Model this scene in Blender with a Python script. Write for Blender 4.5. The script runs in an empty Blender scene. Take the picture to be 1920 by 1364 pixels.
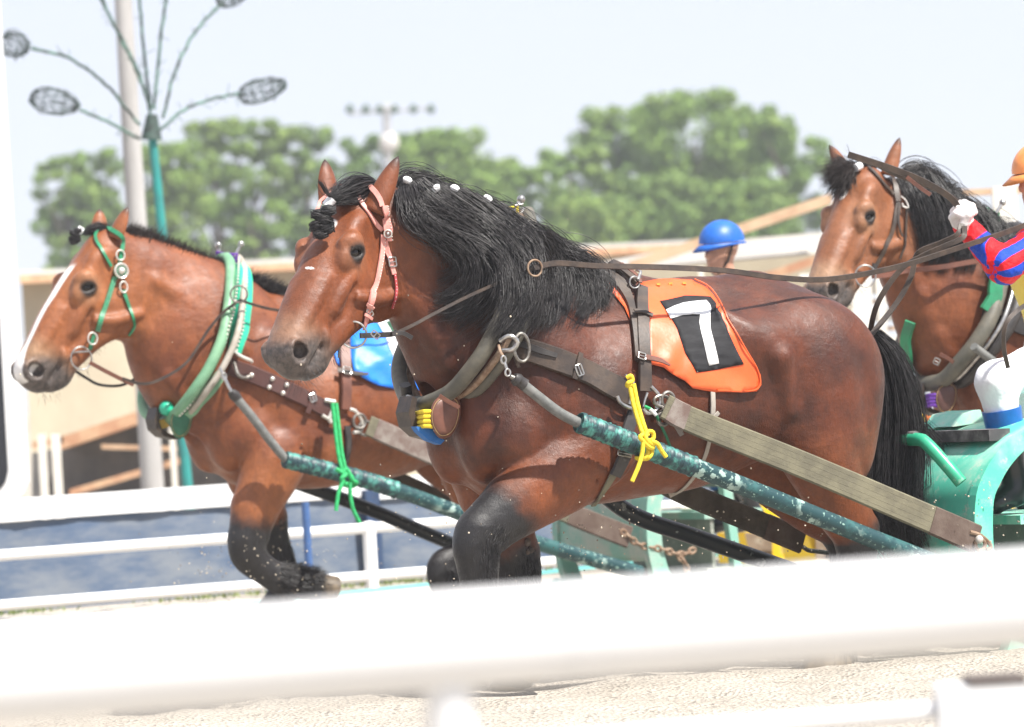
import bpy, math, random, time
import numpy as np
from mathutils import Vector, Matrix
from mathutils.bvhtree import BVHTree
SC = bpy.context.scene
COL = SC.collection
RNG = np.random.RandomState(7)
PI = math.pi
R = math.radians
# ------------------------------------------------------------------ camera
CAMH, FPX, ROLL = 1.22, 10000.0, R(3.3)
CAM = np.array([0.0, 0.0, CAMH])
AX_R = np.array([math.cos(ROLL), 0, -math.sin(ROLL)])
AX_U = np.array([math.sin(ROLL), 0, math.cos(ROLL)])
AX_F = np.array([0.0, 1.0, 0.0])
cd = bpy.data.cameras.new('camera'); cam = bpy.data.objects.new('camera', cd); COL.objects.link(cam)
cd.sensor_width = 36; cd.lens = 36 * FPX / 1920.0
cd.clip_start = 0.5; cd.clip_end = 3000
m = Matrix.Identity(4)
for i in range(3):
    m[i][0] = AX_R[i]; m[i][1] = AX_U[i]; m[i][2] = -AX_F[i]; m[i][3] = CAM[i]
cam.matrix_world = m
cd.dof.use_dof = True; cd.dof.focus_distance = 19.6; cd.dof.aperture_fstop = 4.6
SC.camera = cam
# ------------------------------------------------------------------ sky, sun, exposure
SUN_EL, SUN_AZ = R(57), R(128)        # azimuth: compass style from +Y clockwise, the sun stands right of and behind the camera
w = bpy.data.worlds.new('World'); SC.world = w; w.use_nodes = True
nt = w.node_tree; nt.nodes.clear()
sky = nt.nodes.new('ShaderNodeTexSky'); sky.sky_type = 'NISHITA'; sky.sun_disc = False
sky.sun_elevation = SUN_EL; sky.sun_rotation = SUN_AZ; sky.air_density = 0.7; sky.dust_density = 0.1; sky.ozone_density = 5.0
sky.altitude = 50
bgn = nt.nodes.new('ShaderNodeBackground'); bgn.inputs[1].default_value = 0.1
out = nt.nodes.new('ShaderNodeOutputWorld')
veil = nt.nodes.new('ShaderNodeMix'); veil.data_type = 'RGBA'; veil.inputs[0].default_value = 0.86   # thin even high cloud
veil.inputs[7].default_value = (4.85, 4.95, 5.5, 1); nt.links.new(sky.outputs[0], veil.inputs[6])
nt.links.new(veil.outputs[2], bgn.inputs[0]); nt.links.new(bgn.outputs[0], out.inputs[0])
sl = bpy.data.lights.new('sun', 'SUN'); sl.energy = 4.9; sl.angle = R(1.5); sl.color = (1.0, 0.955, 0.89)
so = bpy.data.objects.new('sun', sl); COL.objects.link(so)
sd = Vector((math.sin(SUN_AZ) * math.cos(SUN_EL), math.cos(SUN_AZ) * math.cos(SUN_EL), math.sin(SUN_EL)))
so.rotation_euler = sd.to_track_quat('Z', 'Y').to_euler()
SC.view_settings.view_transform = 'Standard'; SC.view_settings.look = 'None'
SC.view_settings.exposure = 0.93; SC.view_settings.gamma = 1.0; SC.view_settings.use_curve_mapping = False
SC.cycles.max_bounces = 6; SC.cycles.use_denoising = True

# ------------------------------------------------------------------ geometry of the view
def ray(px, py):
    return AX_F + AX_R * ((px - 960) / FPX) - AX_U * ((py - 682) / FPX)
def W(px, py, D):
    return CAM + ray(px, py) * D
def proj(p):
    d = np.asarray(p) - CAM
    z = d @ AX_F
    return 960 + (d @ AX_R) / z * FPX, 682 - (d @ AX_U) / z * FPX

class Frame:
    """Upright frame at o on the ground; s forward, l to the animal's left, z up."""
    def __init__(self, ox, oy, yaw, scale=1.0):
        self.o = np.array([ox, oy, 0.0]); self.y = R(yaw)
        self.f = np.array([-math.cos(self.y), -math.sin(self.y), 0.0])
        self.v = np.array([math.sin(self.y), -math.cos(self.y), 0.0])
        self.k = scale
    def w(self, p):
        p = np.asarray(p, float)
        return self.o + (p[..., 0:1] * self.f + p[..., 1:2] * self.v + p[..., 2:3] * np.array([0, 0, 1.0])) * self.k
    def h(self, q):
        q = (np.asarray(q, float) - self.o) / self.k
        return np.stack([q @ self.f, q @ self.v, q[..., 2]], -1)
    def hp(self, px, py, l=0.0):
        r = ray(px, py)
        t = (l * self.k - (CAM - self.o) @ self.v) / (r @ self.v)
        return self.h(CAM + r * t)
# ------------------------------------------------------------------ scene tree helpers
def tag(o, label=None, cat=None, group=None, kind=None):
    if label: o['label'] = label
    if cat: o['category'] = cat
    if group: o['group'] = group
    if kind: o['kind'] = kind
    return o
def thing(name, label, cat, loc=(0, 0, 0), group=None):
    o = bpy.data.objects.new(name, None); COL.objects.link(o); o.location = loc
    o.empty_display_size = 0.1
    return tag(o, label, cat, group)
def link(name, me, mat=None, parent=None):
    o = bpy.data.objects.new(name, me); COL.objects.link(o)
    if mat is not None and not me.materials: me.materials.append(mat)
    if parent is not None:
        o.parent = parent
        root = parent; loc = Vector((0, 0, 0))
        while root is not None: loc += root.location; root = root.parent
        o.location = -loc
    return o
def mesh(name, v, f, smooth=True):
    me = bpy.data.meshes.new(name)
    v = np.asarray(v, np.float32)
    if isinstance(f, np.ndarray) and f.ndim == 2:
        n, k = f.shape
        me.vertices.add(len(v)); me.vertices.foreach_set('co', v.ravel())
        me.loops.add(n * k); me.loops.foreach_set('vertex_index', f.astype(np.int32).ravel())
        me.polygons.add(n); me.polygons.foreach_set('loop_start', np.arange(0, n * k, k, dtype=np.int32))
        me.update(calc_edges=True)
    else:
        me.from_pydata([tuple(map(float, p)) for p in v], [], [tuple(int(i) for i in q) for q in f])
    if smooth: me.polygons.foreach_set('use_smooth', np.ones(len(me.polygons), bool))
    me.update()
    return me
def vattr(me, name, a):
    at = me.attributes.new(name, 'FLOAT', 'POINT'); at.data.foreach_set('value', np.asarray(a, np.float32))
class MB:
    """collects simple shapes into one mesh"""
    def __init__(self): self.v = []; self.f = []; self.n = 0
    def add(self, v, f):
        v = np.asarray(v, float).reshape(-1, 3)
        self.v.append(v); self.f += [tuple(int(i) + self.n for i in q) for q in f]; self.n += len(v); return self
    def box(self, c, size, rot=None):
        s = np.array(size) / 2.0
        p = np.array([[x, y, z] for x in (-1, 1) for y in (-1, 1) for z in (-1, 1)]) * s
        if rot is not None: p = p @ np.asarray(rot, float).T
        return self.add(p + np.asarray(c), [(0, 1, 3, 2), (4, 6, 7, 5), (0, 4, 5, 1), (2, 3, 7, 6), (0, 2, 6, 4), (1, 5, 7, 3)])
    def tube(self, pts, r, n=10, caps=True, closed=False, squash=1.0, up=None):
        P = np.asarray(pts, float); m_ = len(P)
        r = np.full(m_, r, float) if np.isscalar(r) else np.asarray(r, float)
        T = np.roll(P, -1, 0) - np.roll(P, 1, 0) if closed else np.gradient(P, axis=0)
        T /= np.linalg.norm(T, axis=1)[:, None] + 1e-9
        u = np.array(up if up is not None else (0, 0, 1.0), float)
        if abs(u @ T[0]) > 0.95: u = np.array([1.0, 0, 0])
        rings = []
        a = np.linspace(0, 2 * PI, n, endpoint=False)
        for i in range(m_):
            if up is None or True:
                u = u - T[i] * (u @ T[i]); u /= np.linalg.norm(u) + 1e-9
            b = np.cross(T[i], u)
            rings.append(P[i] + r[i] * (np.cos(a)[:, None] * u * squash + np.sin(a)[:, None] * b))
        F = []
        for i in range(m_ if closed else m_ - 1):
            j = (i + 1) % m_
            for k in range(n):
                k2 = (k + 1) % n
                F.append((i * n + k, i * n + k2, j * n + k2, j * n + k))
        if caps and not closed:
            F.append(tuple(range(n))[::-1]); F.append(tuple((m_ - 1) * n + k for k in range(n)))
        return self.add(np.concatenate(rings), F)
    def ball(self, c, r, n=10, m_=6):
        r = np.array([r, r, r] if np.isscalar(r) else r, float); V = []; F = []
        for i in range(m_ + 1):
            t = PI * i / m_
            for k in range(n):
                a = 2 * PI * k / n
                V.append((math.sin(t) * math.cos(a), math.sin(t) * math.sin(a), math.cos(t)))
        for i in range(m_):
            for k in range(n):
                k2 = (k + 1) % n; F.append((i * n + k, (i + 1) * n + k, (i + 1) * n + k2, i * n + k2))
        return self.add(np.array(V) * r + np.asarray(c), F)
    def ribbon(self, P, S, N, wd, th):
        """flat band along P, S = side unit vectors, N = outward normals"""
        P = np.asarray(P, float); m_ = len(P)
        wd = np.full(m_, wd) if np.isscalar(wd) else np.asarray(wd)
        h = wd[:, None] / 2 * S; t = np.asarray(N) * th
        b = 0.12
        V = np.concatenate([P - h, P - h * (1 - b) + t, P + h * (1 - b) + t, P + h]); F = []
        for i in range(m_ - 1):
            for k in range(4):
                k2 = (k + 1) % 4
                F.append((k * m_ + i, k * m_ + i + 1, k2 * m_ + i + 1, k2 * m_ + i))
        F.append((0, m_, 2 * m_, 3 * m_)); F.append((m_ - 1, 4 * m_ - 1, 3 * m_ - 1, 2 * m_ - 1))
        return self.add(V, F)
    def prism(self, poly, vec):
        p = np.asarray(poly, float); n = len(p)
        F = [tuple(range(n))[::-1], tuple(range(n, 2 * n))]
        for i in range(n):
            j = (i + 1) % n; F.append((i, j, j + n, i + n))
        return self.add(np.concatenate([p, p + np.asarray(vec)]), F)
    def build(self, name, mat, parent=None, smooth=True, **kw):
        me = mesh(name, np.concatenate(self.v), self.f, smooth)
        if smooth:
            try: me.set_sharp_from_angle(angle=R(40))
            except Exception: pass
        o = link(name, me, mat, parent)
        if kw: tag(o, **kw)
        return o
def spline(P, n):
    """Catmull-Rom through P, n samples"""
    P = np.asarray(P, float)
    if len(P) == 2: return P[0] + (P[1] - P[0]) * np.linspace(0, 1, n)[:, None]
    Q = np.vstack([2 * P[0] - P[1], P, 2 * P[-1] - P[-2]])
    seg = np.linalg.norm(np.diff(P, axis=0), axis=1) ** 0.5
    t = np.concatenate([[0], np.cumsum(seg)]); u = np.linspace(0, t[-1], n)
    i = np.clip(np.searchsorted(t, u, side='right') - 1, 0, len(P) - 2)
    x = ((u - t[i]) / (t[i + 1] - t[i] + 1e-9))[:, None]
    a, b, c, d = Q[i], Q[i + 1], Q[i + 2], Q[i + 3]
    return 0.5 * ((2 * b) + (c - a) * x + (2 * a - 5 * b + 4 * c - d) * x ** 2 + (3 * b - a - 3 * c + d) * x ** 3)
# ------------------------------------------------------------------ materials
def nodes(name):
    m = bpy.data.materials.new(name); m.use_nodes = True
    nt = m.node_tree; nt.nodes.clear()
    o = nt.nodes.new('ShaderNodeOutputMaterial'); b = nt.nodes.new('ShaderNodeBsdfPrincipled')
    nt.links.new(b.outputs[0], o.inputs[0])
    return m, nt, b
def mix(nt, fac, a, b):
    n = nt.nodes.new('ShaderNodeMix'); n.data_type = 'RGBA'
    for i, x in ((0, fac), (6, a), (7, b)):
        if isinstance(x, (int, float)): n.inputs[i].default_value = x
        elif isinstance(x, tuple): n.inputs[i].default_value = (*x[:3], 1)
        else: nt.links.new(x, n.inputs[i])
    return n.outputs[2]
def noise(nt, scale, detail=4, rough=.55, vec=None, stretch=None):
    n = nt.nodes.new('ShaderNodeTexNoise'); n.inputs['Scale'].default_value = scale
    n.inputs['Detail'].default_value = detail; n.inputs['Roughness'].default_value = rough
    tc = nt.nodes.new('ShaderNodeTexCoord'); src = tc.outputs['Object']
    if stretch is not None:
        mp = nt.nodes.new('ShaderNodeMapping'); mp.inputs['Scale'].default_value = stretch[:3]
        if len(stretch) > 3: mp.inputs['Rotation'].default_value = stretch[3:6]
        nt.links.new(src, mp.inputs['Vector']); src = mp.outputs[0]
    nt.links.new(src, n.inputs['Vector'])
    return n.outputs['Fac']
def ramp(nt, x, lo, hi):
    n = nt.nodes.new('ShaderNodeMapRange'); n.inputs[1].default_value = lo; n.inputs[2].default_value = hi
    n.interpolation_type = 'SMOOTHSTEP'
    nt.links.new(x, n.inputs[0]); return n.outputs[0]
def bump(nt, b, h, dist, strength=1.0):
    n = nt.nodes.new('ShaderNodeBump'); n.inputs['Distance'].default_value = dist; n.inputs['Strength'].default_value = strength
    nt.links.new(h, n.inputs['Height']); nt.links.new(n.outputs[0], b.inputs['Normal']); return n
def mat_simple(name, col, rough=.6, metal=0., spec=.5, col2=None, ns=20., lo=.35, hi=.65, bmp=0., bs=None, sheen=0., stretch=None, rough2=None):
    m, nt, b = nodes(name)
    b.inputs['Roughness'].default_value = rough; b.inputs['Metallic'].default_value = metal
    b.inputs['Specular IOR Level'].default_value = spec
    if sheen: b.inputs['Sheen Weight'].default_value = sheen
    if col2 is None: col2 = tuple(c * .8 for c in col)
    f = ramp(nt, noise(nt, ns, 6, .65, stretch=stretch), lo, hi)
    nt.links.new(mix(nt, f, col, col2), b.inputs['Base Color'])
    if bmp: bump(nt, b, noise(nt, bs or ns * 3, 4, stretch=stretch), bmp)
    m.diffuse_color = (*col, 1)
    return m
# ------------------------------------------------------------------ horse bodies: a smooth union of muscles, meshed by surface nets
class Field:
    def __init__(self, xs, ys, zs):
        self.ax = [np.asarray(a, np.float32) for a in (xs, ys, zs)]
        self.D = np.full([len(a) for a in self.ax], 0.25, np.float32)
    def sl(self, lo, hi):
        s = []
        for a, l, h in zip(self.ax, lo, hi):
            i = int(np.searchsorted(a, l)); j = int(np.searchsorted(a, h))
            s.append(slice(i, max(j, i)))
        return tuple(s)
    def grid(self, s):
        return np.meshgrid(*[a[q] for a, q in zip(self.ax, s)], indexing='ij', sparse=True)
    def op(self, s, d, k, sub=False):
        A = self.D[s]
        if sub:
            d = -d; h = np.maximum(k - np.abs(A - d), 0) / k
            self.D[s] = np.maximum(A, d) + h * h * k * .25
        else:
            h = np.maximum(k - np.abs(A - d), 0) / k
            self.D[s] = np.minimum(A, d) - h * h * k * .25
    def ell(self, c, r, k=.05, rot=None, sub=False):
        c = np.asarray(c, float); r = np.asarray(r, float)
        e = max(r) if rot is not None else r
        pad = k + .03
        s = self.sl(c - e - pad, c + e + pad)
        if any(q.stop <= q.start for q in s): return
        X, Y, Z = self.grid(s); X = X - c[0]; Y = Y - c[1]; Z = Z - c[2]
        if rot is not None:
            M = np.asarray(rot, float)      # columns = local axes
            X, Y, Z = (X * M[0, i] + Y * M[1, i] + Z * M[2, i] for i in range(3))
        k0 = np.sqrt((X / r[0]) ** 2 + (Y / r[1]) ** 2 + (Z / r[2]) ** 2)
        k1 = np.sqrt((X / r[0] ** 2) ** 2 + (Y / r[1] ** 2) ** 2 + (Z / r[2] ** 2) ** 2) + 1e-6
        self.op(s, (k0 * (k0 - 1) / k1).astype(np.float32), k, sub)
    def cone(self, a, b, r1, r2, k=.04, q=1.0, sub=False):
        a = np.asarray(a, float); b = np.asarray(b, float)
        rm = max(r1, r2) * max(1, q) + k + .03
        s = self.sl(np.minimum(a, b) - rm, np.maximum(a, b) + rm)
        if any(t.stop <= t.start for t in s): return
        X, Y, Z = self.grid(s); ba = b - a
        X = X - a[0]; Y = Y - a[1]; Z = Z - a[2]
        h = np.clip((X * ba[0] + Y * ba[1] + Z * ba[2]) / (ba @ ba + 1e-9), 0, 1)
        d = np.sqrt((X - h * ba[0]) ** 2 + ((Y - h * ba[1]) / q) ** 2 + (Z - h * ba[2]) ** 2) - (r1 + (r2 - r1) * h)
        self.op(s, (d * min(1, q)).astype(np.float32), k, sub)
    def chain(self, P, r, k=.03, q=1.0):
        for i in range(len(P) - 1): self.cone(P[i], P[i + 1], r[i], r[i + 1], k, q)
    def mesh(self):
        D = self.D; n = D.shape; S = D < 0
        c = np.zeros([d - 1 for d in n], np.int8)
        for i in (0, 1):
            for j in (0, 1):
                for k in (0, 1): c += S[i:n[0] - 1 + i, j:n[1] - 1 + j, k:n[2] - 1 + k]
        act = (c > 0) & (c < 8); idx = np.argwhere(act)
        vid = np.full(act.shape, -1, np.int32); vid[act] = np.arange(len(idx))
        acc = np.zeros((len(idx), 3)); cnt = np.zeros(len(idx))
        corners = [(i, j, k) for i in (0, 1) for j in (0, 1) for k in (0, 1)]
        val = {co: D[idx[:, 0] + co[0], idx[:, 1] + co[1], idx[:, 2] + co[2]] for co in corners}
        for co in corners:
            for ax in range(3):
                if co[ax] == 0:
                    c2 = list(co); c2[ax] = 1; c2 = tuple(c2)
                    a, b = val[co], val[c2]; m_ = (a < 0) != (b < 0)
                    t = np.where(m_, a / (a - b + 1e-12), 0)
                    p = np.tile(np.array(co, float), (len(idx), 1)); p[:, ax] = t
                    acc[m_] += p[m_]; cnt[m_] += 1
        f = acc / cnt[:, None]
        V = np.empty((len(idx), 3))
        for ax in range(3):
            a = self.ax[ax].astype(float); i = idx[:, ax]
            V[:, ax] = a[i] + (a[i + 1] - a[i]) * f[:, ax]
        Q = []
        for ax in range(3):
            A = np.take(S, range(n[ax] - 1), ax); B = np.take(S, range(1, n[ax]), ax)
            e = np.argwhere(A != B); a_in = A[tuple(e.T)]
            u, v_ = (ax + 1) % 3, (ax + 2) % 3
            ok = (e[:, u] > 0) & (e[:, v_] > 0) & (e[:, u] < n[u] - 1) & (e[:, v_] < n[v_] - 1)
            e = e[ok]; a_in = a_in[ok]
            def g(du, dv):
                t = e.copy(); t[:, u] -= du; t[:, v_] -= dv; return vid[tuple(t.T)]
            q = np.stack([g(0, 0), g(1, 0), g(1, 1), g(0, 1)], 1)
            q[~a_in] = q[~a_in][:, ::-1]
            Q.append(q)
        return V, np.concatenate(Q)
def axis(segs):
    """segs = [(start, stop, step), ...] joined"""
    a = [np.arange(s, e, st) for s, e, st in segs]
    return np.concatenate(a)
def rotm(ang, ax):
    return np.array(Matrix.Rotation(R(ang), 3, ax))
class HeadFrame:
    """poll at o (body frame); a forward towards the muzzle, w to the left, n dorsal"""
    def __init__(self, o, yaw, pitch, roll=0):
        # yaw: turn towards the animal's left; pitch: nose below the horizontal
        y, p = R(yaw), R(pitch)
        fh = np.array([math.cos(y), math.sin(y), 0]); w_ = np.array([-math.sin(y), math.cos(y), 0])
        a = fh * math.cos(p) - np.array([0, 0, math.sin(p)])
        n_ = np.cross(a, w_)
        c, s = math.cos(R(roll)), math.sin(R(roll))
        self.a = a; self.yaw = yaw; self.w = w_ * c + n_ * s; self.n = n_ * c - w_ * s
        self.o = np.asarray(o, float); self.M = np.stack([self.a, self.w, self.n], 1)
    def p(self, x, y, z): return self.o + self.M @ np.array([x, y, z], float)
    def at(self, F, px, py, y):
        c = (F.h(CAM) - self.o) @ self.M; r = (F.h(CAM + ray(px, py)) - F.h(CAM)) @ self.M
        return c + r * ((y - c[1]) / r[1])
    def inv(self, P): return (np.asarray(P) - self.o) @ self.M
def build_head(F, H, g=1.0, ex=0.0):
    def e(c, r, k=.03, rot=None, sub=False):
        F.ell(H.p(*[x * g for x in c]), np.array(r) * g, k * g, H.M if rot is None else H.M @ rot, sub)
    def c(a, b, r1, r2, k=.03, sub=False):
        F.cone(H.p(*[x * g for x in a]), H.p(*[x * g for x in b]), r1 * g, r2 * g, k * g, 1.0, sub)
    def arc(P, r, k=.01, n=8, sub=False):
        Q = spline(P, n)
        rr = np.interp(np.linspace(0, 1, n), np.linspace(0, 1, len(r)), r) if not np.isscalar(r) else np.full(n, r)
        for i in range(n - 1): c(Q[i], Q[i + 1], rr[i], rr[i + 1], k, sub)
    e((.06, 0, -.085), (.12, .090, .105), .05)
    e((.20, 0, -.085), (.18, .118, .098), .05)
    e((.34, 0, -.080), (.20, .088, .082), .05)
    e((.50, 0, -.070), (.20, .064, .066), .05)
    e((.33, 0, -.055), (.22, .06, .06), .06)
    e((.40, 0, -.15), (.20, .078, .105), .05)
    e((.58, 0, -.105), (.14, .070, .080), .04)
    for s in (1, -1):
        e((.210, s * .060, -.215), (.155, .052, .165), .04)
        e((.30, s * .056, -.17), (.14, .044, .11), .04)
        e((.258 + ex, s * .108, -.042), (.075, .030, .042), .04)
        c((.305, s * .100, -.108), (.44, s * .074, -.120), .018, .012, .025)
        c((.34, s * .060, -.250), (.58, s * .036, -.190), .038, .030, .04)
        c((.40, s * .045, -.03), (.60, s * .040, -.045), .030, .024, .03)
        e((.645, s * .040, -.082), (.066, .034, .050), .03)
        e((.13, s * .085, -.045), (.06, .035, .045), .04)
        e((.150, s * .128, -.105), (.05, .012, .05), .05, None, True)
    e((.650, 0, -.09), (.080, .060, .068), .04)
    e((.685, 0, -.135), (.048, .048, .056), .03)
    e((.600, 0, -.215), (.050, .040, .040), .03)
    e((.625, 0, -.200), (.066, .048, .040), .03)
    c((.42, 0, -.21), (.60, 0, -.200), .050, .040, .04)
    for s in (1, -1):
        # lids round the eye, rim round the nostril
        ca, sa = math.cos(R(40)), math.sin(R(40))
        E = lambda u, y, v: (.262 + ex + u * ca - v * sa, s * (y - .010 * u / .04), -.055 + u * sa + v * ca)
        e(E(0, .146, .001), (.037, .032, .021), .010, rotm(-40, 'Y'), True)
        arc([E(-.040, .116, -.003), E(-.022, .128, .019), E(.004, .130, .026), E(.026, .124, .014), E(.042, .116, -.008)], [.007, .011, .012, .010, .006], .010)
        arc([E(-.040, .116, -.003), E(-.018, .122, -.019), E(.008, .124, -.023), E(.030, .120, -.016), E(.042, .116, -.008)], [.006, .007, .008, .007, .006], .010)
        arc([E(-.030, .112, .040), E(0, .118, .050), E(.03, .108, .040)], [.008, .012, .008], .03)
        arc([(.645, s * .064, -.052), (.672, s * .067, -.040), (.704, s * .056, -.058), (.708, s * .050, -.095), (.685, s * .058, -.120)], [.008, .012, .012, .011, .008], .012)
        e((.674, s * .078, -.082), (.027, .030, .039), .012, rotm(s * 10, 'Z') @ rotm(-14, 'Y'), True)
        e((.660, s * .054, -.090), (.030, .022, .030), .012, None, True)
        arc([(.545, s * .078, -.146), (.60, s * .072, -.160), (.66, s * .066, -.168), (.715, s * .040, -.176)], [.004, .007, .008, .008], .008, 8, True)
        arc([(.555, s * .066, -.150), (.60, s * .060, -.160), (.66, s * .050, -.168)], [.004, .009, .012], .008, 6, True)
        arc([(.30, s * .106, -.100), (.38, s * .092, -.108), (.46, s * .076, -.116)], [.012, .016, .008], .018)
        arc([(.36, s * .078, -.035), (.46, s * .070, -.045), (.58, s * .058, -.050)], [.006, .012, .008], .02)
        arc([(.36, s * .104, -.150), (.30, s * .112, -.235), (.20, s * .108, -.32)], [.006, .014, .010], .03)
        arc([(.33, s * .110, -.13), (.42, s * .098, -.165), (.50, s * .082, -.150)], [.006, .010, .006], .02, 8, True)
        arc([(.53, s * .070, -.135), (.545, s * .072, -.150), (.56, s * .060, -.170)], .010, .02, 5)
EAR = {}
def ear_mesh(H, side, base, tip, open_dir, L, wd, g=1.0):
    """leaf shaped cup; base/tip in head coordinates, open_dir = where the hollow looks (head coords)"""
    b = H.p(*base); t = H.p(*tip); d = t - b; d = d / np.linalg.norm(d)
    o = H.M @ np.asarray(open_dir, float); o = o - d * (o @ d); o /= np.linalg.norm(o); c_ = np.cross(d, o)
    L = np.linalg.norm(t - b); V = []; n = 18; m_ = 14
    for i in range(m_ + 1):
        u = i / m_
        wv = wd * (math.sin(PI * min(1, (u * .92 + .10)) ** .85) ** .75 if u < .985 else .02) * (1 - .25 * u)
        wv = wd * max(.015, (1 - u) ** .72 * (.86 + .75 * u))
        for j in range(n):
            a = 2 * PI * j / n; ca, sa = math.cos(a), math.sin(a)
            # outer half convex (away from o), inner half pulled in to make the hollow
            depth = wv * .75
            x = c_ * wv * sa
            if ca > 0: y = o * (-(depth * ca) * (.15 + .65 * min(1, u * 3)) * 1.0 + depth * .0)
            else: y = o * (depth * ca)
            lean = d * (u * L)
            V.append(b + lean + x + y + o * depth * .1 * math.sin(PI * u))
    Fc = []
    for i in range(m_):
        for j in range(n):
            j2 = (j + 1) % n; Fc.append((i * n + j, i * n + j2, (i + 1) * n + j2, (i + 1) * n + j))
    Fc.append(tuple(range(n))[::-1]); Fc.append(tuple(m_ * n + k for k in range(n)))
    return np.array(V), Fc
def sculpt(F, P):
    for s in (1, -1):
        # hip ridge, flank hollow, thigh groove, ribs, shoulder furrow
        F.cone((-.20, s * .27, 1.36), (-.40, s * .345, 1.18), .020, .030, .045); F.cone((-.40, s * .345, 1.18), (-.44, s * .335, .98), .030, .020, .05)
        F.ell((-.17, s * .430, 1.20), (.10, .06, .13), .09, None, True)
        F.ell((-.80, s * .385, 1.00), (.030, .030, .24), .07, rotm(8, 'Y'), True)
        F.ell((-.47, s * .405, .98), (.028, .030, .18), .07, rotm(-10, 'Y'), True)
        F.ell((.27, s * .405, 1.05), (.035, .035, .20), .06, rotm(-22, 'Y'), True)
        
        F.ell((.33, s * .315, .88), (.085, .05, .15), .035, rotm(-35, 'Y'))
        F.ell((.55, s * .275, 1.02), (.06, .05, .18), .04, rotm(30, 'Y'))
        # folds between the breast and the forearm
        for i in range(4): F.cone((.66 - i * .035, s * (.275 - i * .004), .905 - i * .012), (.50 - i * .02, s * .350, .86 - i * .030), .004, .006, .016, 1, True)
        F.ell((.915, 0, .95), (.03, .022, .20), .06, None, True)
    N = P['neck']
    C = spline(np.array([list(a) + [r_, q_] for a, r_, q_ in N]), 9)
    for s in (1, -1):
        for i in range(2, 7):
            a, b = C[i], C[i + 1]; t = (b[:3] - a[:3]); t /= np.linalg.norm(t); dn = np.array([t[2], 0, -t[0]])
            g = lambda c, f, e: c[:3] + dn * c[3] * f + np.array([0, s * c[3] * c[4] * math.sqrt(max(0, 1 - f * f)) * e, 0])
            F.cone(g(a, .80, .95), g(b, .78, .95), .030, .030, .04)
            F.cone(g(a, -.10, .97), g(b, -.05, .97), .024, .022, .05)
    for (pts, rad, q), j, fr in zip(P['legs'], P.get('joint', (3, 2, 3, 3)), (1, 1, 0, 0)):
        a, c, b = (np.asarray(pts[k], float) for k in (j - 1, j, j + 1)); r = rad[j]
        u = (a - c) / np.linalg.norm(a - c); v = (b - c) / np.linalg.norm(b - c)
        out = -(u + v); out[1] = 0
        if np.linalg.norm(out) < .25: out = np.array([1., 0, 0]) if fr else np.array([-1., 0, .2])
        out /= np.linalg.norm(out)
        if fr:
            F.ell(c + out * r * .45 + u * .02, (r * .62, r * .80, r * .62), .03); F.ell(c - out * r * .75 + u * .03, (r * .40,) * 3, .03)
            F.cone(a + out * rad[j - 1] * .55, c + u * .10 + out * r * .4, rad[j - 1] * .55, r * .45, .03)
            F.cone(c - out * r * .5 + v * .10, b - out * rad[j + 1] * .6, r * .30, rad[j + 1] * .42, .02)
        else:
            F.cone(c + out * r * .5, c + out * r * 1.15 + u * .06, r * .5, r * .36, .03); F.cone(a + out * rad[j - 1] * .8, c + out * r * 1.0 + u * .05, rad[j - 1] * .35, r * .30, .03)
            F.ell(c - out * r * .35, (r * .7, r * .9, r * .75), .03)
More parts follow.
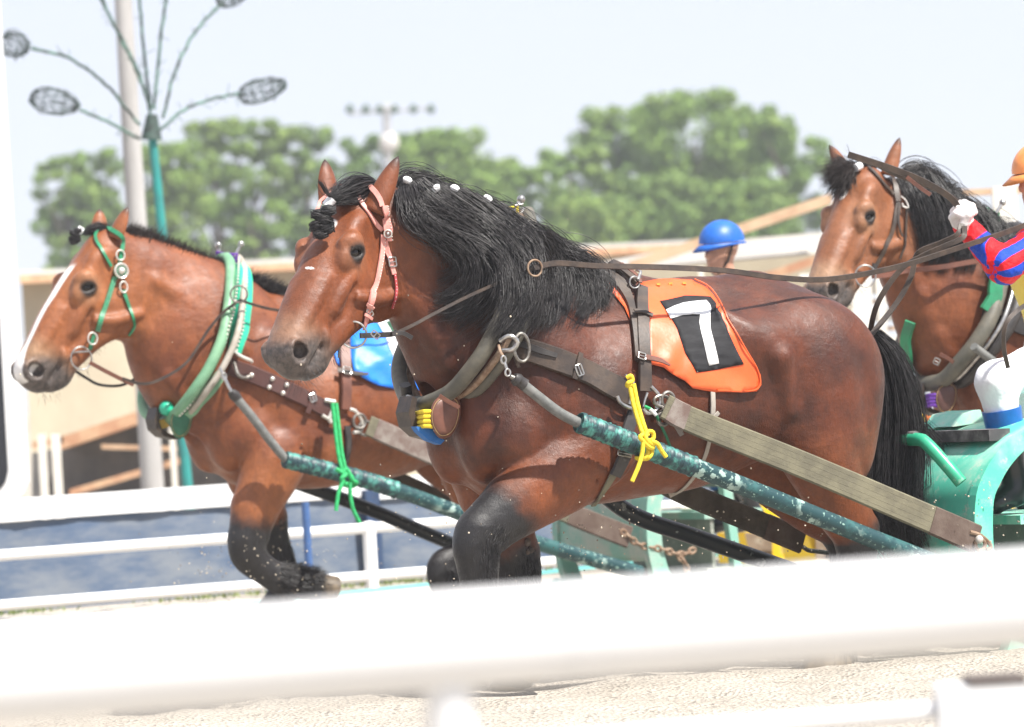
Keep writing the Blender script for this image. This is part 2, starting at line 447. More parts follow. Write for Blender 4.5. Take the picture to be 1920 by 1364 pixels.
def horse_field(P):
    """P: dict with head frame, neck, legs"""
    ha = P['H']; g = P.get('hg', 1.0)
    hmin = ha.o[2] - .80
    rs = P.get('res', 1.0)
    xs = axis([(-1.15, .95, .010 * rs), (.95, 2.05, .0052 * rs)])
    ys = axis([(-.52, .52, .0065 * rs)]); zs = axis([(-.08, hmin, .010 * rs), (hmin, ha.o[2] + .16, .0055 * rs)])
    F = Field(xs, ys, zs)
    # trunk
    F.ell((-.04, 0, 1.075), (.56, .355, .385), .1)
    F.ell((.30, 0, 1.065), (.46, .33, .395), .1)
    F.ell((-.50, 0, 1.15), (.44, .33, .345), .1)
    F.ell((.60, 0, 1.02), (.26, .27, .33), .1)
    F.ell((.30, 0, 1.44), (.34, .085, .13), .12)
    F.ell((.52, 0, 1.50), (.22, .085, .13), .12)
    F.cone((.1, 0, 1.41), (-.2, 0, 1.40), .08, .08, .1)
    F.cone((-.2, 0, 1.40), (-.5, 0, 1.425), .08, .08, .1)
    for s in (1, -1):
        F.ell((-.62, s * .185, 1.09), (.33, .190, .325), .06)
        F.ell((-.68, s * .190, .93), (.215, .145, .30), .07, rotm(12, 'Y'))
        F.ell((-.61, s * .235, .92), (.165, .115, .22), .06)
        F.ell((-.32, s * .25, 1.25), (.16, .10, .09), .10)           # point of the hip
        F.ell((-.38, s * .225, .95), (.10, .05, .09), .10)             # flank fold
        F.ell((.50, s * .205, 1.12), (.17, .125, .37), .08, rotm(20, 'Y'))
        F.ell((.34, s * .255, 1.02), (.17, .095, .24), .05, rotm(-25, 'Y'))
        F.ell((.66, s * .195, .95), (.15, .115, .16), .045)          # point of the shoulder
        F.ell((.40, s * .265, .90), (.17, .085, .13), .05)            # triceps
        F.ell((.79, s * .115, .98), (.10, .10, .20), .05)              # breast
    # neck
    N = P['neck']
    A = spline(np.array([list(a) + [r_, q_] for a, r_, q_ in N]), 14)
    for i in range(len(A) - 1): F.cone(A[i, :3], A[i + 1, :3], A[i, 3], A[i + 1, 3], .07 if i == 0 else .025, (A[i, 4] + A[i + 1, 4]) / 2)
    for c, r, k, rot in P.get('extra', []): F.ell(c, r, k, rot)
    # legs
    for pts, rad, q in P['legs']:
        A = spline(np.array([list(a) + [r_] for a, r_ in zip(pts, rad)]), len(pts) * 3)
        F.chain(A[:, :3], A[:, 3], .022, q)
    sculpt(F, P)
    build_head(F, ha, g, P.get('ex', 0))
    return F

def smooth01(x, a, b):
    t = np.clip((x - a) / (b - a), 0, 1); return t * t * (3 - 2 * t)
def vnoise(P, sc, seed=0):
    r = np.random.RandomState(seed); o = np.zeros(len(P))
    for i in range(5):
        d = r.randn(3); d /= np.linalg.norm(d); d *= sc * (1.0 + .55 * i)
        o += np.sin(P @ d + r.rand() * 6 + 1.7 * np.sin(P @ np.roll(d, 1) * .7 + i)) / (1 + .4 * i)
    return o / 3.0
def coat_masks(P, V, par):
    """V in the animal's frame -> masks of coat colour regions"""
    H = P['H']; g = P.get('hg', 1.0); ex = P.get('ex', 0)
    h = H.inv(V) / g
    inhead = smooth01(h[:, 0], -.10, .12) * smooth01(V[:, 0], .85, 1.1) * (1 - smooth01(-h[:, 2], .34, .46))
    nz = vnoise(V, 26, 3) * .5 + vnoise(V, 60, 5) * .3
    blk = np.zeros(len(V))
    for (pts, rad, q), p0 in zip(P['legs'], par['leg0']):
        best = np.full(len(V), 9.); bp = np.zeros(len(V)); br = np.full(len(V), .1)
        pts = [np.asarray(p, float) for p in pts]
        for i in range(len(pts) - 1):
            a, b = pts[i], pts[i + 1]; ba = b - a
            t = np.clip((V - a) @ ba / (ba @ ba), 0, 1); d = np.linalg.norm(V - a - t[:, None] * ba, axis=1)
            mm = d < best; best[mm] = d[mm]; bp[mm] = i + t[mm]; br[mm] = (rad[i] + (rad[i + 1] - rad[i]) * t[mm])
        near = best < br * 1.35
        blk = np.maximum(blk, near * smooth01(bp + nz * .22, p0 - .30, p0 + .30))
    e1 = np.array((.262 + ex, .118, -.055)); hh = h.copy(); hh[:, 1] = np.abs(hh[:, 1])
    de = np.linalg.norm((hh - e1) * [1, .8, 1.0], axis=1)
    eye = 1 - smooth01(de, .030, .052)
    tan = (1 - smooth01(de, .04, .10)) * .38
    mz = smooth01(h[:, 0] + nz * .02, .50, .62) * inhead * (V[:, 0] > .9)
    low = smooth01(-h[:, 2] + (h[:, 0] - .6) * .9 + nz * .02, .03, .14)
    grey = mz * np.clip(low + smooth01(h[:, 0], .66, .74) * .25, 0, 1)
    tan = np.maximum(tan, mz * .9)
    dn = np.linalg.norm((hh - np.array((.672, .078, -.082))) * [1, .9, .8], axis=1)
    blk = np.maximum(blk, inhead * (1 - smooth01(dn, .022, .034)))
    # crest
    wht = np.zeros(len(V))
    for kind, a in par.get('white', []):
        if kind == 'blaze':
            top = inhead * (h[:, 2] > -.09) * smooth01(h[:, 0], a[0], a[0] + .05) * (1 - smooth01(h[:, 0], a[1], a[1] + .03))
            wd = a[2] * (1 + .8 * np.sin(h[:, 0] * 9) * .3) + .02 * smooth01(h[:, 0], .58, .70)
            wht = np.maximum(wht, top * (1 - smooth01(np.abs(h[:, 1] - a[3]) + nz * .002, wd, wd + .007)))
        else:
            d = np.linalg.norm((h - np.array(a[:3])) / np.array(a[3:6]), axis=1) + nz * .25
            wht = np.maximum(wht, 1 - smooth01(d, .8, 1.05))
    warm = smooth01(-(V[:, 2] - .95 - nz * .1), 0, .22) * .6 + inhead * .55
    dark = smooth01(vnoise(V, 9, 11) + vnoise(V, 22, 12) * .6, .25, 1.1)
    dark = np.maximum(dark, inhead * smooth01(h[:, 2], -.075, -.01) * smooth01(h[:, 0], .05, .16) * (1 - smooth01(h[:, 0] + nz * .05, .42, .60)) * par.get('facedark', .0))
    warm = np.maximum(warm, inhead * (1 - smooth01(de, .07, .20)) * .8)
    return dict(blk=blk, eyes=eye * inhead, tan=np.clip(tan, 0, 1) * inhead, grey=grey, wht=wht, warm=warm, drk=dark)
def coat_material(name, base, deep, warm, tan):
    m, nt, b = nodes(name)
    def at(n):
        a = nt.nodes.new('ShaderNodeAttribute'); a.attribute_name = n; return a.outputs['Fac']
    n1 = ramp(nt, noise(nt, 5, 5, .6), .35, .7); n2 = noise(nt, 110, 5, .75, stretch=(1, 1, .28))
    c = mix(nt, n1, base, deep)
    mm = nt.nodes.new('ShaderNodeMath'); mm.operation = 'MULTIPLY'; nt.links.new(at('drk'), mm.inputs[0]); mm.inputs[1].default_value = .55
    c = mix(nt, mm.outputs[0], c, tuple(x * .5 for x in deep))
    c = mix(nt, at('warm'), c, warm); c = mix(nt, at('tan'), c, tan)
    g2 = mix(nt, ramp(nt, noise(nt, 45, 5, .7), .35, .7), (.125, .100, .088), (.045, .039, .037))
    c = mix(nt, at('grey'), c, g2)
    c = mix(nt, at('eyes'), c, (.022, .017, .015))
    c = mix(nt, at('blk'), c, (.0135, .0125, .0135))
    hv = nt.nodes.new('ShaderNodeMix'); hv.data_type = 'RGBA'; hv.blend_type = 'MULTIPLY'; hv.inputs[0].default_value = .8
    nt.links.new(c, hv.inputs[6]); nt.links.new(mix(nt, n2, (.55, .55, .55), (1.35, 1.35, 1.35)), hv.inputs[7]); c = hv.outputs[2]
    h2 = nt.nodes.new('ShaderNodeMix'); h2.data_type = 'RGBA'; h2.blend_type = 'MULTIPLY'; h2.inputs[0].default_value = .50
    nt.links.new(c, h2.inputs[6]); nt.links.new(mix(nt, ramp(nt, noise(nt, 24, 7, .72, stretch=(1, 1, .55)), .36, .66), (.68, .66, .66), (1.22, 1.2, 1.2)), h2.inputs[7]); c = h2.outputs[2]
    c = mix(nt, at('wht'), c, (.78, .75, .72))
    nt.links.new(c, b.inputs['Base Color'])
    nt.links.new(mix(nt, ramp(nt, noise(nt, 17, 6, .7), .35, .68), (.60,) * 3, (.34,) * 3), b.inputs['Roughness'])
    b.inputs['Specular IOR Level'].default_value = .42
    b.inputs['Sheen Weight'].default_value = .05; b.inputs['Sheen Roughness'].default_value = .4
    bp = bump(nt, b, noise(nt, 190, 4, .75, stretch=(1, 1, .25)), .0018)
    b.inputs['Coat Weight'].default_value = .04; b.inputs['Coat Roughness'].default_value = .30
    b2 = nt.nodes.new('ShaderNodeBump'); b2.inputs['Distance'].default_value = .010; b2.inputs['Strength'].default_value = .5
    nt.links.new(noise(nt, 15, 6, .62, stretch=(1, 1, 1.5)), b2.inputs['Height']); nt.links.new(b2.outputs[0], bp.inputs['Normal'])
    return m
M_EYE = mat_simple('horse_eye', (.010, .006, .004), .06, spec=.42)
M_HOOF = mat_simple('hoof_horn', (.16, .12, .075), .5, col2=(.07, .055, .04), ns=30)
M_CHEST = mat_simple('chestnut_callus', (.12, .09, .07), .8, col2=(.05, .04, .035), ns=60)
def make_horse(P, F, par):
    root = thing('horse', par['label'], 'horse', tuple(F.o), None)
    F_ = horse_field(P); V, Q = F_.mesh()
    V = V.astype(float); parts = [V]; faces = [Q]; n = len(V); earm = []
    mk = coat_masks(P, V, par)
    H = P['H']; g = P.get('hg', 1)
    for sd, od in (('near', P['od_near']), ('far', P['od_far'])):
        b, t = P['ear_' + sd]; v, f = ear_mesh(H, 1, b, t, od, .19, P.get('earw', .055))
        f4 = []
        for q in f:
            if len(q) == 4: f4.append(q)
            else:
                for i in range(1, len(q) - 2, 2): f4.append((q[0], q[i], q[i + 1], q[i + 2]))
        tb = (v - H.p(*b)) @ (H.p(*t) - H.p(*b)) / np.sum((H.p(*t) - H.p(*b)) ** 2)
        hv = H.inv(v)
        parts.append(v); faces.append(np.array(f4) + n); n += len(v)
        z = np.zeros(len(v))
        for k in mk: mk[k] = np.concatenate([mk[k], smooth01(tb, .72, .98) * .9 if k == 'blk' else (z + .5 if k == 'warm' else z)])
    V = np.concatenate(parts); Wv = F.w(V)
    me = mesh('body', Wv, np.concatenate(faces))
    for k in mk: vattr(me, k, mk[k])
    body = link('body', me, par['mat'], root)
    bvh = BVHTree.FromPolygons([tuple(p) for p in Wv], [tuple(map(int, q)) for q in np.concatenate(faces)])
    ex = P.get('ex', 0)
    for s in (1, -1):
        mb = MB(); mb.ball(F.w(H.p(*(np.array((.262 + ex, s * .1035, -.055)) * g))), .0300 * g, 20, 12); mb.build('eye', M_EYE, root)
    # hooves
    for pts, rad, q in P['legs']:
        a, b = F.w(pts[-2]), F.w(pts[-1]); d = b - a; d /= np.linalg.norm(d); r = rad[-1]
        mb = MB(); mb.tube([b - d * .055, b - d * .02, b + d * .06], [r * .92, r * 1.06, r * 1.15], 18); mb.build('hoof', M_HOOF, root)
    return root, bvh, V
def neck_px(F, pairs, q, shift=0.0):
    out = []
    for (t, b), qq in zip(pairs, q):
        T, B = F.hp(*t), F.hp(*b); c = (T + B) / 2; c[1] = 0
        out.append((c, np.linalg.norm((T - B)[[0, 2]]) / 2, qq))
    return out
def leg_px(F, pts, rad, q=.85):
    return ([F.hp(x, y, l) for x, y, l in pts], rad, q)
F7 = Frame(.50, 20.3, 30)
H7 = HeadFrame((1.236, 0, 1.868), 22, 47, 4)
P7 = dict(H=H7, hg=1.03, ex=-.025,
    neck=[((.58, 0, 1.17), .34, .70), ((.71, 0, 1.40), .325, .56), ((.86, .0, 1.59), .26, .52), ((1.03, .005, 1.69), .20, .56), ((1.15, .0, 1.76), .13, .75)],
    legs=[([(.42, .23, .86), (.54, .24, .80), (.73, .24, .70), (.90, .24, .59), (.91, .24, .50), (.90, .24, .34), (.87, .24, .25), (.79, .24, .19), (.72, .24, .15)],
           [.15, .145, .115, .086, .075, .060, .068, .062, .085], .85),
          ([(.62, -.2, .86), (.58, -.19, .72), (.51, -.18, .48), (.50, -.18, .38), (.49, -.18, .16), (.55, -.18, .02), (.57, -.18, -.06)],
           [.14, .12, .092, .080, .076, .064, .09], .85),
          ([(-.62, .22, .92), (-.62, .235, .80), (-.71, .22, .60), (-.79, .21, .46), (-.74, .21, .30), (-.68, .21, .13), (-.62, .21, -.01)],
           [.18, .145, .103, .078, .064, .075, .09], .8),
          ([(-.62, -.22, .92), (-.68, -.22, .80), (-.86, -.2, .60), (-1.0, -.19, .48), (-1.0, -.19, .30), (-1.02, -.19, .13), (-.98, -.19, -.01)],
           [.20, .165, .11, .082, .068, .075, .09], .8)])
for nm, b, t, y0, y1 in (('near', (700, 400), (747, 293), .105, .165), ('far', (617, 385), (609, 299), -.07, -.10)):
    P7['ear_' + nm] = (H7.at(F7, *b, y0), H7.at(F7, *t, y1))
# ---- the horse in the far lane
F2 = Frame(-.75, 26.0, 30)
H2 = HeadFrame((1.356, 0, 1.956), 0, 50.7, 1)
P2 = dict(H=H2, hg=1.12, res=1.25, neck=[((.60, 0, 1.12), .34, .72)] + neck_px(F2, [((425, 505), (350, 800)), ((375, 488), (318, 715)), ((310, 462), (282, 650)), ((255, 442), (235, 585))], [.60, .52, .52, .65]),
    legs=[leg_px(F2, [(520, 845, .23), (510, 880, .24), (480, 950, .24), (463, 1020, .24), (468, 1045, .24), (500, 1072, .24), (537, 1090, .24), (575, 1094, .24), (606, 1102, .24)],
            [.15, .14, .11, .084, .075, .062, .070, .062, .06]),
          leg_px(F2, [(470, 850, -.2), (478, 900, -.19), (505, 980, -.18), (512, 1010, -.18), (535, 1085, -.18), (520, 1130, -.18), (500, 1165, -.18)],
            [.14, .12, .084, .070, .066, .062, .085]),
          leg_px(F2, [(910, 820, .22), (880, 870, .235), (900, 950, .22), (905, 1000, .21), (870, 1040, .21), (828, 1065, .21), (850, 1120, .21)],
            [.19, .155, .105, .078, .066, .070, .085], .8),
          ([(-.55, -.22, .92), (-.58, -.22, .80), (-.76, -.2, .60), (-.90, -.19, .48), (-.90, -.19, .30), (-.92, -.19, .13), (-.88, -.19, -.01)],
           [.20, .165, .11, .082, .068, .075, .09], .8)])
for nm, b, t, y0, y1 in (('near', (216, 448), (240, 388), .075, .10), ('far', (186, 442), (187, 392), -.07, -.09)):
    P2['ear_' + nm] = (H2.at(F2, *b, y0), H2.at(F2, *t, y1))
# ---- the horse in the middle lane
F3 = Frame(2.74, 24.6, 30)
H3 = HeadFrame((1.30, 0, 2.0), 20, 49.5, 5)
P3 = dict(H=H3, hg=.96, res=1.25, neck=[((.60, 0, 1.15), .34, .72)] + neck_px(F3, [((1860, 425), (1785, 730)), ((1810, 395), (1755, 650)), ((1755, 355), (1725, 570)), ((1705, 335), (1690, 480))], [.60, .52, .52, .65]),
    legs=[([(.42, .23, .86), (.50, .24, .77), (.56, .24, .66), (.60, .24, .50), (.60, .24, .44), (.58, .24, .30), (.57, .24, .18), (.62, .24, .08), (.64, .24, -.02)],
           [.15, .145, .115, .083, .075, .058, .066, .062, .085], .85),
          ([(.55, -.2, .86), (.62, -.19, .72), (.72, -.18, .48), (.72, -.18, .38), (.66, -.18, .18), (.62, -.18, .10), (.58, -.18, .08)],
           [.14, .12, .082, .066, .068, .062, .08], .85),
          P7['legs'][2], P7['legs'][3]])
for nm, b, t, y0, y1 in (('near', (1665, 330), (1687, 258), .08, .11), ('far', (1588, 330), (1555, 272), -.065, -.09)):
    P3['ear_' + nm] = (H3.at(F3, *b, y0), H3.at(F3, *t, y1))
P2['joint'] = (3, 2, 3, 3)
P3['earw'] = .042; P2['earw'] = .050; P7['earw'] = .055
for P_ in (P7, P2, P3): P_['od_near'] = (-.3, -.3, -.5); P_['od_far'] = (-.4, -.7, .1)
COAT7 = coat_material('dark_bay_coat', (.108, .0245, .0066), (.048, .0112, .0040), (.25, .070, .019), (.23, .125, .075))
COAT2 = coat_material('light_bay_coat', (.225, .068, .022), (.145, .038, .013), (.33, .115, .038), (.30, .18, .10))
COAT3 = coat_material('bright_bay_coat', (.210, .063, .021), (.130, .034, .012), (.27, .110, .046), (.33, .20, .12))
root7, BV7, VV7 = make_horse(P7, F7, dict(label='dark bay draught horse with flowing black mane, nearest, wearing an orange number cloth', mat=COAT7, facedark=.75, leg0=[2.1, 1.75, 2.7, 2.6],
    white=[('spot', (.155, .012, .01, .030, .028, .05)), ('spot', (.36, .02, .005, .006, .022, .03))]))
root2, BV2, VV2 = make_horse(P2, F2, dict(label='reddish bay draught horse with a white blaze at the left, in the far lane', mat=COAT2, facedark=.25, leg0=[2.4, 2.0, 2.0, 2.6],
    white=[('blaze', (.17, .72, .017, .012))]))
root3, BV3, VV3 = make_horse(P3, F3, dict(label='bright bay draught horse with a fluffy forelock and white star, behind at the right', mat=COAT3, facedark=.25, leg0=[2.5, 2.0, 2.7, 2.6],
    white=[('spot', (.165, -.02, .01, .034, .026, .05))]))
# ------------------------------------------------------------------ ground, rails, fence
FD = F7.f; LD = F7.v          # along the track (towards the left and the camera), and across it towards the camera
def track(px, py_or_none, D): return W(px, py_or_none, D)
M_SAND = mat_simple('track_sand', (.45, .41, .35), .95, col2=(.34, .305, .255), ns=2.2, lo=.3, hi=.75)
def sand_bump():
    nt = M_SAND.node_tree; b = [n for n in nt.nodes if n.type == 'BSDF_PRINCIPLED'][0]
    v = nt.nodes.new('ShaderNodeTexVoronoi'); v.inputs['Scale'].default_value = 55
    tc = nt.nodes.new('ShaderNodeTexCoord'); nt.links.new(tc.outputs['Object'], v.inputs['Vector'])
    bump(nt, b, v.outputs['Distance'], .02, .8)
    old = b.inputs['Base Color'].links[0].from_socket
    f = ramp(nt, noise(nt, 34, 5, .8), .53, .64)
    nt.links.new(mix(nt, f, old, (.17, .15, .13)), b.inputs['Base Color'])
sand_bump()
def build_ground():
    # fine, lumpy sheet near the track, coarse beyond
    xs = np.concatenate([np.linspace(-230, -8, 14), np.arange(-7, 8, .10), np.linspace(9, 230, 14)])
    ys = np.concatenate([np.linspace(-30, 12, 10), np.arange(12.3, 30, .10), np.linspace(31, 300, 16)])
    X, Y = np.meshgrid(xs, ys, indexing='ij'); P = np.stack([X.ravel(), Y.ravel(), np.zeros(X.size)], 1)
    inner = ((np.abs(P[:, 0]) < 7) & (P[:, 1] > 12.4) & (P[:, 1] < 29.5))
    lane = P @ LD
    z = vnoise(P, 7, 1) * .018 + vnoise(P, 19, 2) * .010 + RNG.randn(len(P)) * .004
    P[:, 2] = np.where(inner, z, 0)
    i, j = np.meshgrid(np.arange(len(xs) - 1), np.arange(len(ys) - 1), indexing='ij'); n = len(ys)
    Q = np.stack([i * n + j, (i + 1) * n + j, (i + 1) * n + j + 1, i * n + j + 1], -1).reshape(-1, 4)
    tag(link('ground', mesh('ground', P, Q), M_SAND), kind='structure')
build_ground()
M_RAIL = mat_simple('white_rail_paint', (.80, .80, .80), .35, col2=(.72, .73, .74), ns=4, lo=.5, hi=.8)
M_RAILOLD = mat_simple('worn_white_paint', (.74, .75, .76), .5, col2=(.50, .49, .45), ns=2.2, lo=.55, hi=.85, stretch=(1, 1, 3))
def rail_thing():
    # near railing, out of focus in front
    A, B = W(0, 1267, 5.92), W(1920, 1124, 6.14); d = (B - A) / np.linalg.norm(B - A)
    t = thing('railing', 'thick white pipe railing across the foreground, out of focus', 'railing', tuple(A * [1, 1, 0]))
    J = A + (B - A) * (1040 / 1920.)
    for a, b in ((A - d * 3, J - d * .0015), (J + d * .0015, B + d * 3)):
        MB().tube([a, b], .0555, 32).build('rail', M_RAIL, t)
    MB().tube([J - d * .03, J + d * .03], .0545, 32).build('coupling', M_RAILOLD, t)
    for px in (840, -2350, 3900):
        q = W(px, 1330, 6.03); top = A + d * ((q - A) @ d)
        MB().tube([[top[0], top[1], -.3], top - [0, 0, .04]], .029, 20).build('post', M_RAIL, t)
rail_thing()
def barrier_thing():
    D = 9.2; k = D / FPX
    o = W(1838, 1282, D)
    t = thing('barrier', 'white box post with a thin rail at the bottom right corner', 'barrier', (o[0], o[1], 0))
    wd = 165 * k
    MB().box((o[0], o[1], (o[2] - .4) / 2), (wd, wd, o[2] + .4)).build('post', M_RAILOLD, t, smooth=False)
    MB().box((o[0] + wd * .16, o[1], o[2] + .006), (wd * .66, wd * 1.02, .012)).build('cap_plate', mat_simple('rusty_plate', (.10, .08, .07), .7, ns=30), t, smooth=False)
    a = W(1756, 1333, D); b = W(1000, 1392, D)
    MB().tube([a, a + (b - a) * 2.2], .016, 14).build('rail', M_RAIL, t)
barrier_thing()
def far_rail():
    P0 = W(698, 1103, 29.9); P0[2] = 0
    t = thing('railing', 'low white two-bar pipe railing behind the horses', 'railing', tuple(P0))
    for z, s0 in ((.345, 0), (.075, 0)):
        MB().tube([P0 + FD * 6 + [0, 0, z], P0 - FD * 14 + [0, 0, z]], .030, 14).build('rail', M_RAIL, t)
    for k in range(-5, 3):
        p = P0 + FD * (k * 2.62)
        MB().tube([p + [0, 0, -.1], p + [0, 0, .37]], .038, 14).ball(p + [0, 0, .37], (.038, .038, .015), 14, 6).build('post', M_RAIL, t)
far_rail()
M_MESH = mat_simple('blue_windbreak_net', (.075, .115, .19), .9, col2=(.19, .215, .25), ns=3.2, lo=.3, hi=.72, stretch=(1, 1, 3))
M_MESHD = mat_simple('dark_blue_post', (.03, .06, .13), .6)
M_BLUEP = mat_simple('blue_pole_paint', (.05, .12, .30), .6)
def fence_thing():
    P0 = W(0, 1150, 29.6); P0[2] = 0
    off = -LD * .0
    t = thing('fence', 'blue net fence with a broad white top board behind the railing', 'fence', tuple(P0))
    n = 260; s = np.linspace(5, -20, n); V = []; F = []
    for i, si in enumerate(s):
        w_ = LD * (.012 * math.sin(si * 9.1) + .008 * math.sin(si * 23 + 1))
        for z in (0.0, .25, .50): V.append(P0 + FD * si + w_ * (1.2 if z == .25 else .3) + [0, 0, z])
    for i in range(n - 1):
        for k in range(2): F.append((i * 3 + k, i * 3 + k + 1, i * 3 + k + 4, i * 3 + k + 3))
    o = link('net', mesh('net', V, F), M_MESH, t)
    x = 5.0; k = 0
    while x > -20:
        L = 2.45; a = P0 + FD * x; b = P0 + FD * (x - L + .01); dz = .012 * ((k % 3) - 1)
        c = (a + b) / 2 + np.array([0, 0, .555 + dz]); mb = MB()
        R_ = np.stack([FD, LD, np.array([0, 0, 1.0])], 1)
        mb.box(c, (L - .012, .05, .125), R_).build('board', M_RAILOLD, t, smooth=False)
        p = P0 + FD * (x - L) + LD * .045
        MB().box(p + [0, 0, .26], (.09, .06, .56), R_).build('post', M_MESHD, t, smooth=False)
        x -= L; k += 1
    MB().tube([W(570, 1040, 29.55) * [1, 1, 0] + LD * .05, W(570, 1040, 29.55) * [1, 1, 0] + LD * .05 + [0, 0, .52]], .022, 10).build('pole', M_BLUEP, t)
fence_thing()
# grass strip in front of the fence
def grass():
    P0 = W(0, 1150, 29.6); P0[2] = 0; V = []; F = []; r = np.random.RandomState(3)
    for i in range(5200):
        s = r.uniform(4, -16); l = r.uniform(.05, .42) ** 1.0
        if math.sin(s * 2.1) + math.sin(s * 5.3 + 1) * .6 + r.rand() * 1.2 < .1: continue
        p = P0 + FD * s + LD * l; h = r.uniform(.03, .075); a = r.uniform(0, 2 * PI); w_ = .006
        d = np.array([math.cos(a), math.sin(a), 0]) * w_; ln = np.array([r.randn() * .02, r.randn() * .02, h]); n = len(V)
        V += [p - d, p + d, p + ln]; F.append((n, n + 1, n + 2))
    tag(link('grass', mesh('grass', V, F), mat_simple('grass_blades', (.11, .17, .035), .8, col2=(.20, .22, .07), ns=3)), 'short green grass tufts growing along the foot of the blue fence', 'grass', kind='stuff')
    M = mat_simple('turquoise_line', (.16, .52, .50), .8)
    a = W(0, 1183, 26.6); a[2] = .030; b = W(520, 1139, 28.2); b[2] = .030
    d = (b - a) / np.linalg.norm(b - a); s_ = np.cross(d, [0, 0, 1]) * .02
    q = [a - d * 3, b + d * 4]
    o = MB().prism([q[0] - s_, q[1] - s_, q[1] + s_, q[0] + s_], (0, 0, .02)).build('rope', M, None, smooth=False)
    tag(o, 'turquoise lane rope lying on the sand in front of the far railing', 'rope')
grass()
# ------------------------------------------------------------------ trees
M_LEAF = [mat_simple('foliage_%s' % n, c, .75, col2=c2, ns=.25, lo=.4, hi=.6) for n, c, c2 in (('mid', (.15, .25, .055), (.18, .27, .07)), ('dark', (.115, .20, .05), (.14, .225, .06)), ('light', (.19, .30, .06), (.23, .32, .08)))]
for m in M_LEAF:
    b = [n for n in m.node_tree.nodes if n.type == 'BSDF_PRINCIPLED'][0]; b.inputs['Specular IOR Level'].default_value = .2
M_BARK = mat_simple('tree_bark', (.16, .13, .10), .9, col2=(.08, .065, .05), ns=3)
def tree(px, top, wpx, D, label, seed, mi=0, base_px=560, dens=1.0):
    r = np.random.RandomState(seed); k = D / FPX
    c = W(px, top, D); H = c[2]; x0, y0 = c[0], c[1]; rw = wpx * k / 2
    zlow = max(1.0, W(px, base_px, D)[2] - 1.5)
    t = thing('tree', label, 'tree', (x0, y0, 0), 'broadleaf trees beyond the buildings')
    mb = MB(); tr = [np.array([x0 + math.sin(z * .7 + seed) * .12, y0, z]) for z in np.linspace(-.2, H * .8, 7)]
    mb.tube(tr, np.linspace(H * .028, H * .008, 7), 8); limbs = []
    for i in range(9):
        z0 = r.uniform(.25, .75) * H; a = r.uniform(0, 2 * PI); L = rw * r.uniform(.5, .9)
        p = np.array([x0, y0, z0]); q = p + [math.cos(a) * L, math.sin(a) * L, H * r.uniform(.10, .22)]
        mb.tube([p, (p + q) / 2 + [0, 0, -.1], q], [H * .011, H * .008, H * .003], 5); limbs.append(q)
    mb.build('trunk', M_BARK, t)
    # crown: many clumps of leaf sized faces
    blobs = []
    nb = int(85 * dens)
    for i in range(nb):
        u = r.uniform(0, 1); zc = zlow + (H - zlow) * (u ** .8)
        prof = math.sin(PI * min(1, max(.06, (1.02 - u) ** .62 * .86 + .08))) ** .6 if u > .35 else .95
        a = r.uniform(0, 2 * PI); rad = rw * prof * math.sqrt(r.uniform(.02, 1)) * .85
        br = rw * r.uniform(.17, .34) * (.75 if u > .8 else 1)
        if zc + br * .8 > H: zc = H - br * .8
        blobs.append((x0 + math.cos(a) * rad, y0 + math.sin(a) * rad * .8, zc, br))
    n = int(9500 * dens); bi = r.randint(0, len(blobs), n); B = np.array(blobs)[bi]
    d = r.randn(n, 3); d /= np.linalg.norm(d, axis=1)[:, None]; rr = r.uniform(.45, 1.05, n) ** .6
    C_ = B[:, :3] + d * (B[:, 3] * rr)[:, None] * [1, 1, .8]
    s = k * r.uniform(3.5, 7, n); nrm = d * .8 + r.randn(n, 3) * .5 + [0, 0, .3]; nrm /= np.linalg.norm(nrm, axis=1)[:, None]
    u_ = np.cross(nrm, r.randn(n, 3)); u_ /= np.linalg.norm(u_, axis=1)[:, None]; v_ = np.cross(nrm, u_)
    V = np.concatenate([C_ - u_ * s[:, None], C_ - v_ * s[:, None] * .6, C_ + u_ * s[:, None], C_ + v_ * s[:, None] * .6])
    Fq = np.stack([np.arange(n), np.arange(n) + n, np.arange(n) + 2 * n, np.arange(n) + 3 * n], 1)
    me = mesh('crown', V, Fq, False); me.materials.append(M_LEAF[mi]); me.materials.append(M_LEAF[(mi + 2) % 3]); me.materials.append(M_LEAF[(mi + 1) % 3])
    me.polygons.foreach_set('material_index', np.where(r.rand(n) < .55, 0, np.where(bi % 3 == 0, 2, 1)).astype(np.int32))
    link('crown', me, None, t)
TD = 175.0
